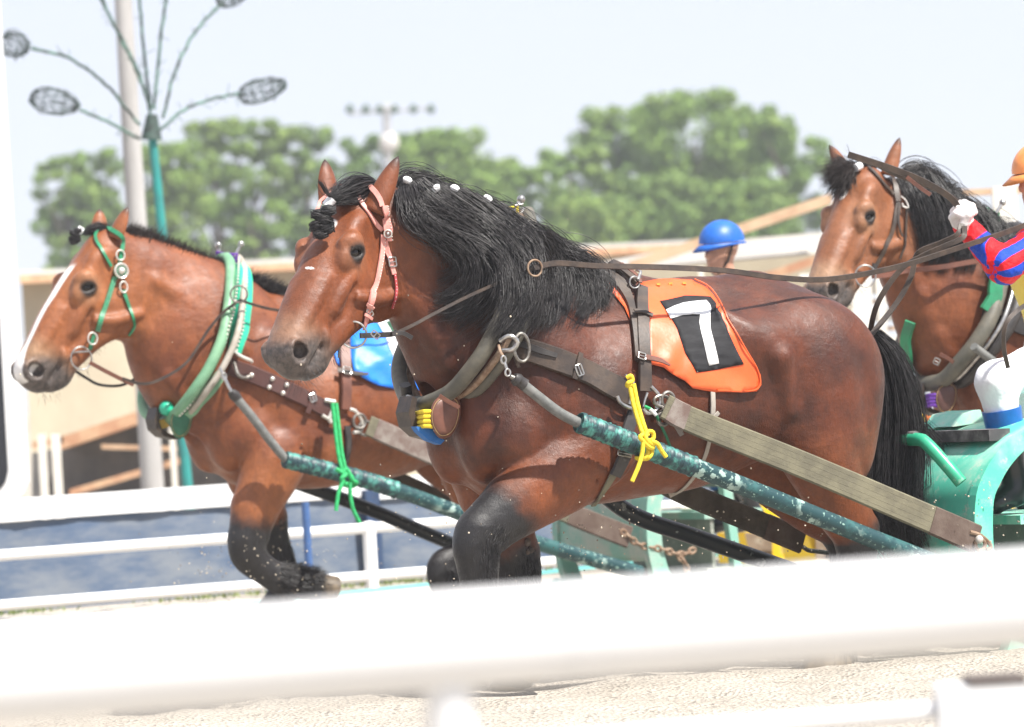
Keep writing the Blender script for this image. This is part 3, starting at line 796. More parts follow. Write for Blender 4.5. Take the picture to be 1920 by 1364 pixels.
for i, (px, top, wp, D, mi, lb) in enumerate([
    (120, 284, 125, TD, 1, 'small rounded tree at the left end of the tree row'), (178, 272, 120, TD + 6, 0, 'low tree beside the grey concrete pole, on its left'),
    (305, 262, 160, TD - 4, 0, 'tree right behind the teal pole'), (402, 216, 135, TD + 3, 0, 'narrow tree with a pointed top just right of the teal pole'),
    (472, 218, 122, TD - 2, 2, 'pointed tree second to the right of the teal pole'), (568, 229, 146, TD + 5, 0, 'tree standing left above the nearest horse\'s ears'),
    (655, 250, 140, TD, 1, 'tree behind the nearest horse\'s ears, left of the floodlight mast'), (735, 246, 150, TD + 7, 1, 'tree directly under the floodlight mast'),
    (825, 234, 210, TD - 3, 2, 'broad light green tree right of the floodlight mast'), (905, 290, 160, TD + 4, 0, 'lower tree above the black mane'),
    (985, 300, 120, TD + 2, 2, 'low light green tree filling the dip between the two tree groups'), (1075, 268, 140, TD - 4, 2, 'tree at the left foot of the big right tree group'),
    (1165, 190, 190, TD + 3, 0, 'tall tree forming the left shoulder of the big group'), (1290, 160, 230, TD, 2, 'tallest broad tree at the centre of the right group'),
    (1390, 190, 180, TD + 4, 0, 'tall tree just right of the tallest one'), (1475, 208, 150, TD - 2, 1, 'tall tree at the right end of the big group'),
    (1240, 320, 190, TD - 8, 1, 'lower dark tree in front of the tallest tree'), (1390, 330, 200, TD - 8, 1, 'lower dark tree left of the right-hand horse\'s head'),
    (1110, 360, 170, TD - 9, 2, 'low light bushy tree just left of the blue-capped driver')]):
    tree(px, top + 6, wp * 1.12, D, lb, 40 + i, mi, 520, 1.0 if wp < 160 else 1.7)
# ------------------------------------------------------------------ poles
M_CONC = mat_simple('concrete_pole_grey', (.42, .41, .40), .85, col2=(.33, .32, .31), ns=3, stretch=(1, 1, .2))
def pole(name, a, b, Da, r1, r2, mat, label, cat):
    A = W(*a, Da); s = W(*b, Da); B = s + (s - A) / (s[2] - A[2]) * (-.2 - s[2]) if s[2] > 0 else s
    o = MB().tube([A + (A - s) * .25, A, (A + s) / 2, s, B], [r1 * .96, r1, (r1 + r2) / 2, r2, r2 * 1.02], 20).build(name, mat)
    return tag(o, label, cat)
pole('utility_pole', (231, 0), (284, 880), 42.0, 16.5 * .0042, 21.5 * .0042, M_CONC, 'thick grey concrete pole rising behind the left horse', 'pole')
M_TEAL = mat_simple('teal_pole_paint', (.02, .26, .24), .5, col2=(.03, .20, .19), ns=6)
M_WIRE = mat_simple('green_wire', (.05, .09, .075), .7, col2=(.02, .025, .025), ns=20)
M_STEM = mat_simple('green_stem_wrap', (.12, .22, .18), .7, col2=(.035, .05, .045), ns=14, lo=.4, hi=.6)
def flower_lamp():
    D = 38.0; k = D / FPX
    c = W(285, 250, D); b = W(345, 845, D)
    t = thing('wire_flower_pole', 'teal pole topped by curved stems ending in wire flower heads', 'ornamental pole', (b[0], b[1], 0))
    MB().tube([c + (c - b) * .0, (c + b) / 2, b + (b - c) / (b[2] - c[2]) * (-b[2] - .2)], [8 * k, 9.5 * k, 10 * k], 16).build('pole', M_TEAL, t)
    MB().tube([W(285, 215, D), W(284, 262, D)], [10 * k, 20 * k], 12).build('hub', M_WIRE, t)
    r = np.random.RandomState(5)
    stems = [([(262, 262), (215, 235), (150, 206)], (103, 191, 46, 24, 14)), ([(262, 235), (200, 160), (130, 110), (60, 92)], (28, 84, 26, 24, 25)),
             ([(300, 245), (340, 210), (390, 188), (446, 176)], (492, 170, 46, 22, -12)), ([(305, 222), (330, 130), (370, 55), (420, 2)], (442, -14, 40, 20, -30)),
             ([(282, 215), (265, 150), (235, 85), (195, 10), (170, -40)], (150, -70, 40, 24, 60)), ([(284, 205), (255, 130), (215, 50), (180, -30)], (172, -60, 36, 22, 60)),
             ([(283, 205), (270, 100), (262, 0), (258, -60)], (256, -90, 22, 40, 0)), ([(289, 205), (298, 100), (308, 20), (318, -60)], (322, -90, 22, 40, 0))]
    for i, (st, hd) in enumerate(stems):
        dl = (-.4, -.7, .5, .4, .6, -.3, .3, -.1)[i]
        pts = [W(x, y, D + dl * (j + .3) / len(st)) for j, (x, y) in enumerate(st)]
        P = spline(pts, 26); mb = MB()
        P = P + r.randn(*P.shape) * .0025
        mb.tube(P, 3.1 * k, 7)
        for j in range(16):
            p = P[r.randint(2, 25)]; mb.tube([p, p + r.randn(3) * .035], .0025, 4)
        st_ = mb.build('stem', M_STEM, t)
        hx, hy, ra, rb, ang = hd; a_ = R(ang); C0 = W(hx, hy, D + dl); mb = MB()
        ux = np.array([math.cos(a_), 0, -math.sin(a_)]); uz = np.array([math.sin(a_), 0, math.cos(a_)]); uy = np.array([0, 1, 0])
        for j in range(9):
            ph = PI * j / 9; T = np.linspace(0, 2 * PI, 26)
            pp = [C0 + ux * math.cos(q) * ra * k + (uz * math.cos(ph) + uy * math.sin(ph)) * math.sin(q) * rb * k * (1 - .25 * math.cos(q)) + r.randn(3) * .006 for q in T]
            mb.tube(pp, .0034, 4)
        for j in range(5):
            q = -1 + 2 * (j + .5) / 5; rr = math.sqrt(1 - q * q); T = np.linspace(0, 2 * PI, 20)
            mb.tube([C0 + ux * q * ra * k + (uz * math.cos(v) + uy * math.sin(v)) * rb * k * rr + r.randn(3) * .012 for v in T], .0028, 4)
        mb.build('flower_head', M_WIRE, st_ and t)
flower_lamp()
def floodlight():
    D = 140.0; k = D / FPX; b = W(735, 420, D)
    t = thing('floodlight_mast', 'distant floodlight mast with a wide crossbar above the trees', 'light mast', (b[0], b[1], 0))
    M1 = mat_simple('mast_steel', (.42, .42, .43), .6); M2 = mat_simple('lamp_housing_green', (.10, .17, .12), .6)
    MB().tube([W(724, 205, D), b, b * [1, 1, 0]], [7 * k, 8 * k, 9 * k], 10).build('mast', M1, t)
    MB().tube([W(655, 214, D), W(806, 203, D)], 2.6 * k, 8).build('crossbar', M1, t)
    MB().tube([W(706, 204, D), W(745, 203, D)], 7 * k, 8).build('platform', M1, t)
    MB().ball(W(729, 268, D), (19 * k, 15 * k, 20 * k), 14, 8).build('drum', mat_simple('pale_drum', (.60, .58, .56), .6), t)
    for x in (656, 686, 712, 740, 775, 808):
        MB().tube([W(x, 207, D) + [0, -.15, 0], W(x, 199, D) + [0, .1, 0]], [8 * k, 5 * k], 10).build('lamp', M2, t)
floodlight()
# ------------------------------------------------------------------ buildings behind the track
M_CREAM = mat_simple('cream_wall_plaster', (.44, .39, .29), .85, col2=(.38, .33, .245), ns=1.2)
M_ROOFG = mat_simple('grey_roof_sheet', (.42, .40, .36), .8, col2=(.34, .32, .29), ns=1.0)
M_TAN = mat_simple('tan_beam', (.60, .42, .27), .7, col2=(.42, .26, .16), ns=3)
M_RUST = mat_simple('rusty_edge', (.42, .21, .12), .8, col2=(.55, .36, .22), ns=4)
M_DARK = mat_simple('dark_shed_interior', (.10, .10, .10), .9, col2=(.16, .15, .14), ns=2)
M_WPOST = mat_simple('white_painted_post', (.78, .75, .68), .6, col2=(.70, .66, .58), ns=2)
def slab(px0, py0, px1, py1, D, th=.25, dD=0.0):
    """upright-ish slab seen between two pixel corners, real thickness going away from the viewer"""
    c = [W(px0, py0, D), W(px1, py0, D + dD), W(px1, py1, D + dD), W(px0, py1, D)]
    return MB().prism(c, (0, th, 0))
def beam(p, q, D, hpx, th=.2, dD=0.0):
    k = D / FPX; a = W(*p, D); b = W(*q, D + dD); u = np.array([0, 0, hpx * k / 2])
    return MB().prism([a - u, b - u, b + u, a + u], (0, th, 0))
def upright_wall(pxl, pxr, pytop, D, dD, zb=0.0, th=.3):
    a = W(pxl, pytop[0], D); b = W(pxr, pytop[1], D + dD)
    return MB().prism([a, b, [b[0], b[1], zb], [a[0], a[1], zb]], (0, th, 0))
def left_building():
    o = W(300, 700, 52)
    t = thing('building', 'long low cream building with rust-edged eaves behind the left horse', 'building', (o[0], o[1], 0))
    upright_wall(40, 1320, (530, 470), 54, 10).build('wall', M_CREAM, t, smooth=False)
    beam((36, 524), (1330, 462), 53.4, 15, .9, 10).build('eaves', M_RUST, t, smooth=False)
    MB().prism([W(36, 517, 53.4), W(1330, 455, 63.4), W(1330, 449, 66), W(36, 508, 56)], (0, .1, .0)).build('roof', M_ROOFG, t, smooth=False)
left_building()
def shed():
    D = 44.0; o = W(200, 850, D)
    t = thing('shed', 'dark open lean-to shed with rusty sloping roof edge left of the concrete pole', 'shed', (o[0], o[1], 0))
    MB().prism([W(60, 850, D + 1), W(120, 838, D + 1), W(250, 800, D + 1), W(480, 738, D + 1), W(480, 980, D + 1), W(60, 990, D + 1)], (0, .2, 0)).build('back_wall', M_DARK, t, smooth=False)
    beam((112, 832), (262, 782), D, 24, 1.1).build('roof_edge', M_RUST, t, smooth=False)
    beam((262, 782), (500, 712), D + .1, 22, 1.1).build('roof_edge', M_RUST, t, smooth=False)
    beam((60, 836), (118, 824), D, 14, .6).build('roof_edge', M_TAN, t, smooth=False)
    beam((130, 925), (345, 862), D - .2, 13, .12).build('brace', M_RUST, t, smooth=False)
    beam((190, 838), (330, 842), D - .1, 8, .12).build('brace', M_TAN, t, smooth=False)
    for x, w_ in ((78, 14), (104, 15), (322, 10)):
        a = W(x, 815 if x < 200 else 800, D - .3); k = D / FPX
        MB().box((a[0], a[1], a[2] / 2), (w_ * k, w_ * k, a[2])).build('post', M_WPOST, t, smooth=False)
shed()
def white_cabin():
    D = 33.0
    o = W(20, 930, D)
    t = thing('cabin', 'white cabin side with a dark rounded window at the left edge', 'cabin', (o[0], o[1], 0))
    x1 = W(50, 850, D)[0]; top = W(0, -60, D)[2]
    mb = MB(); zb = W(30, 935, D)[2]
    pts = [(x1 - 2.2, zb), (x1 - .10, zb), (x1 - .03, zb + .03), (x1, zb + .10), (x1 - .012, top), (x1 - 2.2, top)]
    mb.prism([(x, o[1], z) for x, z in pts], (0, .10, 0)).build('wall', M_RAIL, t, smooth=False)
    MB().box((x1 - 1.2, o[1] + .12, zb / 2), (1.9, .2, zb)).build('base', M_DARK, t, smooth=False)
    xw = W(11, 800, D)[0]; z0, z1 = W(0, 920, D)[2], W(0, 560, D)[2]
    q = [(xw - 1.5, z0), (xw - .07, z0), (xw - .02, z0 + .05), (xw, z0 + .12), (xw, z1 - .06), (xw - .06, z1), (xw - 1.5, z1)]
    MB().prism([(x, o[1] - .012, z) for x, z in q], (0, .04, 0)).build('window', mat_simple('dark_glass', (.02, .022, .028), .1), t, smooth=False)
white_cabin()
def right_buildings():
    D = 46.0; o = W(1450, 700, D)
    t = thing('shelter', 'cream and grey roofed shelter with tan sloping beams behind the nearest horse', 'shelter', (o[0], o[1], 0))
    MB().prism([W(1130, 492, D), W(1290, 462, D), W(1410, 446, D), W(1540, 436, D), W(1600, 440, D), W(1600, 470, D - 1), W(1130, 510, D - 1)], (0, .2, 0)).build('roof', M_ROOFG, t, smooth=False)
    upright_wall(1095, 1620, (505, 462), D + .6, 0).build('wall', M_CREAM, t, smooth=False)
    beam((1180, 500), (1560, 372), D - 1.2, 20, .25).build('sloping_beam', M_TAN, t, smooth=False)
    beam((1400, 532), (1560, 478), D - 1.1, 17, .2).build('sloping_beam', M_RUST, t, smooth=False)
    a = W(1314, 500, D - 1.3); MB().box((a[0], a[1], a[2] / 2), (.04, .04, a[2])).build('post', M_WPOST, t, smooth=False)
    D = 36.0; o = W(1750, 700, D); k = D / FPX
    t = thing('grandstand_frame', 'cream post and beam structure at the right behind the bright bay horse', 'stand', (o[0], o[1], 0))
    for x, w_, y in ((1882, 44, 350), (1612, 38, 505), (1650, 16, 520), (2080, 44, 345)):
        a = W(x, y, D); MB().box((a[0], a[1], a[2] / 2), (w_ * k, w_ * k * .8, a[2])).build('post', M_WPOST, t, smooth=False)
    beam((1770, 363), (2150, 346), D + .15, 12, .15).build('crossbeam', M_TAN, t, smooth=False)
    beam((1500, 520), (1720, 508), D + .15, 12, .15).build('crossbeam', M_WPOST, t, smooth=False)
    for i, y in enumerate(range(540, 700, 26)):
        m = M_WPOST if i % 2 == 0 else M_TAN
        beam((1632, y), (1790, y - 8), D + .3, 24 if i % 2 == 0 else 8, .06).build('board', m, t, smooth=False)
    upright_wall(1630, 1800, (700, 692), D + .5, 0, 0.6).build('backboard', M_CREAM, t, smooth=False)
right_buildings()
def van():
    D = 33.5; k = D / FPX; c = W(1725, 790, D)
    t = thing('van', 'pale van seen between the two right-hand horses', 'van', (c[0], c[1], 0))
    M = mat_simple('van_white', (.62, .66, .74), .3); G = mat_simple('van_glass', (.25, .32, .36), .15)
    z = lambda y: W(1725, y, D)[2]; x = lambda p: W(p, 760, D)[0]
    prof = [(x(1640), z(1010)), (x(1640), z(770)), (x(1662), z(735)), (x(1690), z(690)), (x(1725), z(668)), (x(2150), z(640)), (x(2150), z(1010))]
    MB().prism([(a, c[1], b) for a, b in prof], (0, 1.5, 0)).build('body', M, t, smooth=False)
    g = [(x(1672), z(732)), (x(1696), z(697)), (x(1722), z(680)), (x(1745), z(678)), (x(1745), z(730))]
    MB().prism([(a, c[1] - .015, b) for a, b in g], (0, .03, 0)).build('window', G, t, smooth=False)
    MB().ball(W(1735, 782, D) + [0, -.01, 0], (.05, .03, .075), 12, 8).build('lamp', mat_simple('orange_lamp', (.8, .22, .05), .3), t)
    for px in (1690, 2050):
        p = W(px, 985, D); MB().tube([(p[0], c[1] - .02, .3), (p[0], c[1] + .18, .3)], .3, 20).build('wheel', M_DARK, t)
van()

def haze():
    m = bpy.data.materials.new('thin_haze'); m.use_nodes = True; nt = m.node_tree; nt.nodes.clear()
    o = nt.nodes.new('ShaderNodeOutputMaterial'); v = nt.nodes.new('ShaderNodeVolumePrincipled')
    v.inputs['Color'].default_value = (.93, .96, 1.0, 1); v.inputs['Density'].default_value = HAZE; v.inputs['Anisotropy'].default_value = .2
    nt.links.new(v.outputs[0], o.inputs['Volume'])
    b = MB().box((0, 135, 6.5), (470, 345, 15)).build('haze', m, None, smooth=False); tag(b, kind='stuff')
    b['label'] = 'thin pale summer haze over the whole race track'; b['category'] = 'haze'
HAZE = 0.0009
haze()
# ------------------------------------------------------------------ hair
def hair_mat(name, c, c2, rough=.42):
    m, nt, b = nodes(name)
    nt.links.new(mix(nt, ramp(nt, noise(nt, 40, 3, .7), .35, .7), c, c2), b.inputs['Base Color'])
    b.inputs['Roughness'].default_value = rough; b.inputs['Specular IOR Level'].default_value = .42
    return m
M_HAIR = hair_mat('black_hair', (.010, .0095, .0105), (.040, .036, .037), .44)
M_HAIRB = hair_mat('brown_black_hair', (.020, .015, .014), (.055, .042, .038), .5)
M_HAIR2 = hair_mat('painted_highlight_hair', (.018, .0165, .018), (.052, .047, .049), .42)  # paler copy of the black hair, mane highlights put into its colour
M_TAPE = mat_simple('white_tape', (.85, .85, .85), .5, col2=(.7, .7, .72), ns=60)
def hair_mesh(S, r, sides=3, tip=.15):
    """S: (n strands, m points, 3)"""
    S = np.asarray(S, float); n, m_, _ = S.shape
    T = np.gradient(S, axis=1); T /= np.linalg.norm(T, axis=2)[..., None] + 1e-9
    ref = RNG.randn(n, 1, 3) * .3 + np.array([0, -1, .3]); u = np.cross(T, ref); u /= np.linalg.norm(u, axis=2)[..., None] + 1e-9
    v = np.cross(T, u)
    t = np.linspace(0, 1, m_); rad = (np.asarray(r).reshape(-1, 1) * (tip + (1 - tip) * (1 - t ** 2.2))[None, :])[..., None]
    V = []
    for k in range(sides):
        a = 2 * PI * k / sides; V.append(S + rad * (math.cos(a) * u + math.sin(a) * v))
    V = np.stack(V, 2).reshape(-1, 3)                       # strand, point, side
    i, j, k = np.meshgrid(np.arange(n), np.arange(m_ - 1), np.arange(sides), indexing='ij')
    k2 = (k + 1) % sides; b = (i * m_ + j) * sides
    Q = np.stack([b + k, b + k2, b + sides + k2, b + sides + k], -1).reshape(-1, 4)
    return V, Q
class Surf:
    """looks up the animal's surface in the direction a pixel is seen"""
    def __init__(self, bvh, F): self.b = bvh; self.F = F
    def hit(self, px, py):
        r = ray(px, py); d = Vector(r).normalized()
        h = self.b.ray_cast(Vector(CAM), d)
        if h[0] is None: return None, None
        n = np.array(h[1]); n = n if n @ np.array(d) < 0 else -n
        return np.array(h[0]), n
    def pt(self, px, py, off=0., l=0.):
        p, n = self.hit(px, py)
        if p is None:
            p = self.F.w(self.F.hp(px, py, l)); n = -np.array(ray(px, py)); n /= np.linalg.norm(n)
        return p + n * off, n
    def path(self, pts, n=24, off=.004, l=0.):
        Q = spline(np.array([q[:2] for q in pts], float), n)
        ls = np.interp(np.linspace(0, 1, n), np.linspace(0, 1, len(pts)), [q[2] if len(q) > 2 else l for q in pts])
        P, N = zip(*[self.pt(x, y, off, lv) for (x, y), lv in zip(Q, ls)])
        P = np.array(P); N = np.array(N)
        for _ in range(2):
            P[1:-1] = (P[:-2] + 2 * P[1:-1] + P[2:]) / 4; N[1:-1] = (N[:-2] + 2 * N[1:-1] + N[2:]) / 4
        N /= np.linalg.norm(N, axis=1)[:, None]
        return P, N
S7, S2, S3 = Surf(BV7, F7), Surf(BV2, F2), Surf(BV3, F3)
def locks(surf, guides, nlock, nper, rnd, r=.0011, m_=15, lift=(.015, .05), wave=.010, clump=.75, width=.03, seed=1, lfb=0.05, tipspread=1.0, roll=True):
    """guides: list of pixel polylines (px, py[, lift]); locks of strands are blended between neighbouring guides"""
    rs = np.random.RandomState(seed); G = []
    for g in guides:
        Q = spline(np.array([q[:2] for q in g], float), m_)
        G.append(Q)
    G = np.array(G); S = []
    ng = len(G)
    T = np.linspace(0, 1, m_)
    for i in range(nlock):
        u = rs.uniform(0, ng - 1.001); a = int(u); f = u - a
        Q = G[a] * (1 - f) + G[a + 1] * f
        lf = rs.uniform(*lift); L = rs.uniform(.80, 1.14) if rs.rand() < .62 else rs.uniform(.40, .80)
        tt = np.clip(T * L, 0, 1.15)
        Q = np.stack([np.interp(tt, T, Q[:, 0]), np.interp(tt, T, Q[:, 1])], 1)
        k_ = 20.3 / FPX
        # a slow wave, shared by the lock
        ph = rs.uniform(0, 6.3); fr = rs.uniform(4, 9); am = rs.uniform(.3, 1.2) * wave / k_
        tn = np.gradient(Q, axis=0); tn /= np.linalg.norm(tn, axis=1)[:, None] + 1e-9
        nn = np.stack([-tn[:, 1], tn[:, 0]], 1)
        Q = Q + nn * (am * np.sin(fr * T + ph) * T ** .7 * 1.0)[:, None] + rs.randn(2) * 5 * T[:, None]
        P = []
        for (x, y), t in zip(Q, T):
            p, n = surf.pt(x, y, 0, lfb)
            toward = -np.array(ray(x, y)); toward /= np.linalg.norm(toward)
            P.append(p + toward * (lf * (.25 + .75 * math.sin(PI * min(1, .15 + t * .75)))))
        P = np.array(P)
        for _ in range(3): P[1:-1] = (P[:-2] + P[1:-1] * 2 + P[2:]) / 4
        tg = np.gradient(P, axis=0); tg /= np.linalg.norm(tg, axis=1)[:, None] + 1e-9
        s1 = np.cross(tg, [0, -1, 0]); s1 /= np.linalg.norm(s1, axis=1)[:, None] + 1e-9; s2 = np.cross(tg, s1)
        wl = width * rs.uniform(.5, 1.3)
        prof = wl * (.55 + .45 * np.sin(PI * np.clip(T * .9 + .1, 0, 1))) * (1 - clump * T ** 1.6) 
        for j in range(nper):
            a_, b_ = rs.randn(2) * .5; ph2 = rs.uniform(0, 6.3)
            fly = rs.randn() * .010 * tipspread * T ** 2
            S.append(P + s1 * (a_ * prof + .0025 * np.sin(12 * T + ph2) * T + fly)[:, None] + s2 * (b_ * prof * .5)[:, None] + np.array([0, 0, 1]) * (rs.randn() * .004 * tipspread * T ** 2)[:, None])
    rr = r * rs.uniform(.6, 1.4, len(S))
    return np.array(S), rr
def hair_part(name, S, r, mat, parent):
    V, Q = hair_mesh(S, r)
    return link(name, mesh(name, V, Q), mat, parent)
def undermane(surf, poly, off, name, mat, parent, step=9):
    """dark felt of hair close to the skin, under the loose locks"""
    import mathutils.geometry as mg
    return decal(surf, poly, off, name, mat, parent, step)
def cdt(poly, step):
    """triangulate a pixel polygon with an inner grid"""
    from mathutils.geometry import delaunay_2d_cdt
    P = [np.array(p, float) for p in poly]; E = []
    for a, b in zip(P, P[1:] + P[:1]):
        m_ = max(1, int(np.linalg.norm(b - a) / step))
        for i in range(m_): E.append(a + (b - a) * i / m_)
    nb = len(E); x0, y0 = np.min(E, 0); x1, y1 = np.max(E, 0); A = np.array(E); B = np.roll(A, -1, 0); G = []
    for gx in np.arange(x0 + step / 2, x1, step):
        for gy in np.arange(y0 + step / 2, y1, step):
            c = ((A[:, 1] > gy) != (B[:, 1] > gy)) & (gx < (B[:, 0] - A[:, 0]) * (gy - A[:, 1]) / (B[:, 1] - A[:, 1] + 1e-12) + A[:, 0])
            if c.sum() % 2 == 1 and np.min(np.linalg.norm(A - [gx, gy], axis=1)) > step * .55: G.append((gx, gy))
    pts = [Vector(p) for p in E] + [Vector(p) for p in G]
    r = delaunay_2d_cdt(pts, [(i, (i + 1) % nb) for i in range(nb)], [], 1, 1e-5)
    return np.array([tuple(p) for p in r[0]]), [tuple(f) for f in r[2]], nb
def decal(surf, poly, off, name, mat, parent, step=9, th=.003, l=0., wrinkle=None, build=True):
    P2_, Fc, nb = cdt(poly, step); V = []; N = []
    for x, y in P2_:
        p, n = surf.pt(x, y, off + (wrinkle(x, y) if wrinkle else 0), l); V.append(p); N.append(n)
    V = np.array(V); N = np.array(N); n = len(V)
    F2_ = []
    for f in Fc:
        a, b, c = V[f[0]], V[f[1]], V[f[2]]
        nn = np.cross(b - a, c - a)
        f = f if nn @ N[f[0]] > 0 else f[::-1]
        F2_.append(f)
    # give it thickness: inner copy and a rim
    edges = {}
    for f in F2_:
        for i in range(len(f)): edges[(f[i], f[(i + 1) % len(f)])] = 1
    rim = [(b, a, a + n, b + n) for (a, b) in edges if (b, a) not in edges]
    allF = F2_ + [tuple(i + n for i in f[::-1]) for f in F2_] + rim
    me = mesh(name, np.concatenate([V, V - N * th]), allF)
    return link(name, me, mat, parent)
def hpt(H, F, px, py, y): return F.w(H.p(*H.at(F, px, py, y)))
# ------------------------------------------------------------------ harness
def leather(name, c, c2, rough=.5):
    m = mat_simple(name, c, rough, col2=c2, ns=16, lo=.35, hi=.7, bmp=.0008, bs=120); return m
L_DARK = leather('worn_dark_leather', (.030, .021, .017), (.068, .045, .031), .5)
L_BLACK = leather('black_leather', (.025, .022, .022), (.05, .045, .042), .45)
L_BROWN = leather('reddish_brown_leather', (.16, .062, .040), (.10, .040, .028), .45)
L_PINK = leather('pink_leather', (.70, .33, .28), (.56, .21, .18), .5)
L_GREEN = leather('green_leather', (.02, .24, .11), (.03, .15, .08), .45)
L_OLIVE = leather('olive_grey_leather', (.085, .082, .066), (.14, .125, .095), .55)
M_STEEL = mat_simple('steel', (.55, .54, .52), .28, metal=.9, col2=(.35, .34, .33), ns=40)
M_STEELD = mat_simple('dull_steel', (.30, .29, .27), .45, metal=.8, col2=(.16, .14, .12), ns=30)
M_STUD = mat_simple('pale_metal_stud', (.75, .72, .66), .3, metal=.5)
M_RUSTY = mat_simple('rusty_iron', (.20, .12, .075), .7, metal=.3, col2=(.33, .24, .17), ns=40)
M_WEB = mat_simple('olive_webbing', (.175, .16, .105), .85, col2=(.115, .105, .072), ns=9, bmp=.001, bs=200)
M_WEBD = mat_simple('dark_webbing', (.10, .085, .065), .85, col2=(.06, .05, .04), ns=12)
M_YROPE = mat_simple('yellow_rope', (.78, .60, .03), .7, col2=(.62, .46, .02), ns=60)
M_GROPE = mat_simple('green_rope', (.02, .42, .13), .7, col2=(.015, .30, .09), ns=60)
M_RUBBER = mat_simple('grey_rubber_hose', (.10, .105, .10), .6, col2=(.16, .16, .15), ns=30)
M_PIPE = mat_simple('chipped_teal_paint', (.010, .048, .055), .45, col2=(.24, .38, .33), ns=60, lo=.60, hi=.635)
def fleck_paint(m):
    nt = m.node_tree; b = [n for n in nt.nodes if n.type == 'BSDF_PRINCIPLED'][0]; old = b.inputs['Base Color'].links[0].from_socket
    f = nt.nodes.new('ShaderNodeMath'); f.operation = 'MULTIPLY'
    nt.links.new(ramp(nt, noise(nt, 26, 3, .5), .53, .57), f.inputs[0]); nt.links.new(ramp(nt, noise(nt, 4, 3), .48, .60), f.inputs[1])
    c = mix(nt, f.outputs[0], old, (.30, .42, .38)); c = mix(nt, ramp(nt, noise(nt, 7, 5, .7), .5, .62), c, (.025, .10, .10)); nt.links.new(c, b.inputs['Base Color'])
fleck_paint(M_PIPE)
M_PIPET = mat_simple('teal_tape_wrap', (.012, .040, .050), .5, col2=(.07, .27, .23), ns=24, lo=.44, hi=.64)
M_PIPEK = mat_simple('black_scuffed_pole', (.012, .016, .018), .35, col2=(.20, .22, .20), ns=26, lo=.60, hi=.66)
def strap(surf, pts, wd, mat, name, parent, off=.006, th=.005, n=26, l=0., tilt=None):
    P, N = surf.path(pts, n, off, l)
    T = np.gradient(P, axis=0); T /= np.linalg.norm(T, axis=1)[:, None] + 1e-9
    S = np.cross(T, N); S /= np.linalg.norm(S, axis=1)[:, None] + 1e-9
    w_ = wd if np.isscalar(wd) else np.interp(np.linspace(0, 1, n), np.linspace(0, 1, len(wd)), wd)
    o = MB().ribbon(P, S, N, w_, th).build(name, mat, parent); return o, P, N, S
def free_strap(pts3, wd, mat, name, parent, th=.004, n=40, nrm=None, twist=0.):
    P = spline(pts3, n); T = np.gradient(P, axis=0); T /= np.linalg.norm(T, axis=1)[:, None] + 1e-9
    N = -(P - CAM); N /= np.linalg.norm(N, axis=1)[:, None]
    if nrm is not None: N = np.tile(np.asarray(nrm, float), (n, 1))
    a = twist * np.sin(np.linspace(0, 6, n)); S = np.cross(T, N); S /= np.linalg.norm(S, axis=1)[:, None]
    N = np.cross(S, T); S2_ = S * np.cos(a)[:, None] + N * np.sin(a)[:, None]; N2 = N * np.cos(a)[:, None] - S * np.sin(a)[:, None]
    return MB().ribbon(P, S2_, N2, wd, th).build(name, mat, parent)
def studs(P, N, r, step, name, mat, parent, side=None, d=0.):
    L = np.concatenate([[0], np.cumsum(np.linalg.norm(np.diff(P, axis=0), axis=1))]); t = np.arange(step / 2, L[-1], step); mb = MB()
    for q in t:
        p = np.array([np.interp(q, L, P[:, k]) for k in range(3)]); n_ = np.array([np.interp(q, L, N[:, k]) for k in range(3)])
        if side is not None: p = p + np.array([np.interp(q, L, side[:, k]) for k in range(3)]) * d
        mb.ball(p + n_ * .004, r, 7, 4)
    return tag(mb.build(name, mat, parent), kind='stuff')
def ring(c, nrm, r, rt, name, mat, parent, sx=1.0, up=(0, 0, 1), n=28, gap=0):
    nrm = np.asarray(nrm, float); nrm /= np.linalg.norm(nrm); u = np.asarray(up, float); u = u - nrm * (u @ nrm); u /= np.linalg.norm(u); v = np.cross(nrm, u)
    a = np.linspace(0, 2 * PI, n, endpoint=False); P = c + r * (np.cos(a)[:, None] * u + sx * np.sin(a)[:, None] * v)
    return MB().tube(P, rt, 8, closed=True).build(name, mat, parent)
def buckle(surf, px, py, ang, w_, h_, parent, off=.014, mat=None, l=0., rt=.0028):
    p, n = surf.pt(px, py, off, l); x = AX_R * math.cos(R(ang)) + AX_U * math.sin(R(ang)); x = x - n * (x @ n); x /= np.linalg.norm(x); y = np.cross(n, x)
    c = [p + x * a * w_ / 2 + y * b * h_ / 2 for a, b in ((-1, -1), (1, -1), (1, 1), (-1, 1))]
    Q = []
    for i in range(4):
        a, b = c[i], c[(i + 1) % 4]; Q += [a + (b - a) * t for t in (.08, .5, .92)]
    mb = MB().tube(Q, rt, 6, closed=True); mb.tube([p - x * w_ / 2, p + x * w_ * .5 + n * .003], rt * .8, 6)
    return mb.build('buckle', mat or M_STEEL, parent)
def TH(F): return -F.v * 0 + F.v      # outward on the near side
N7 = F7.v
K7 = 20.0 / FPX
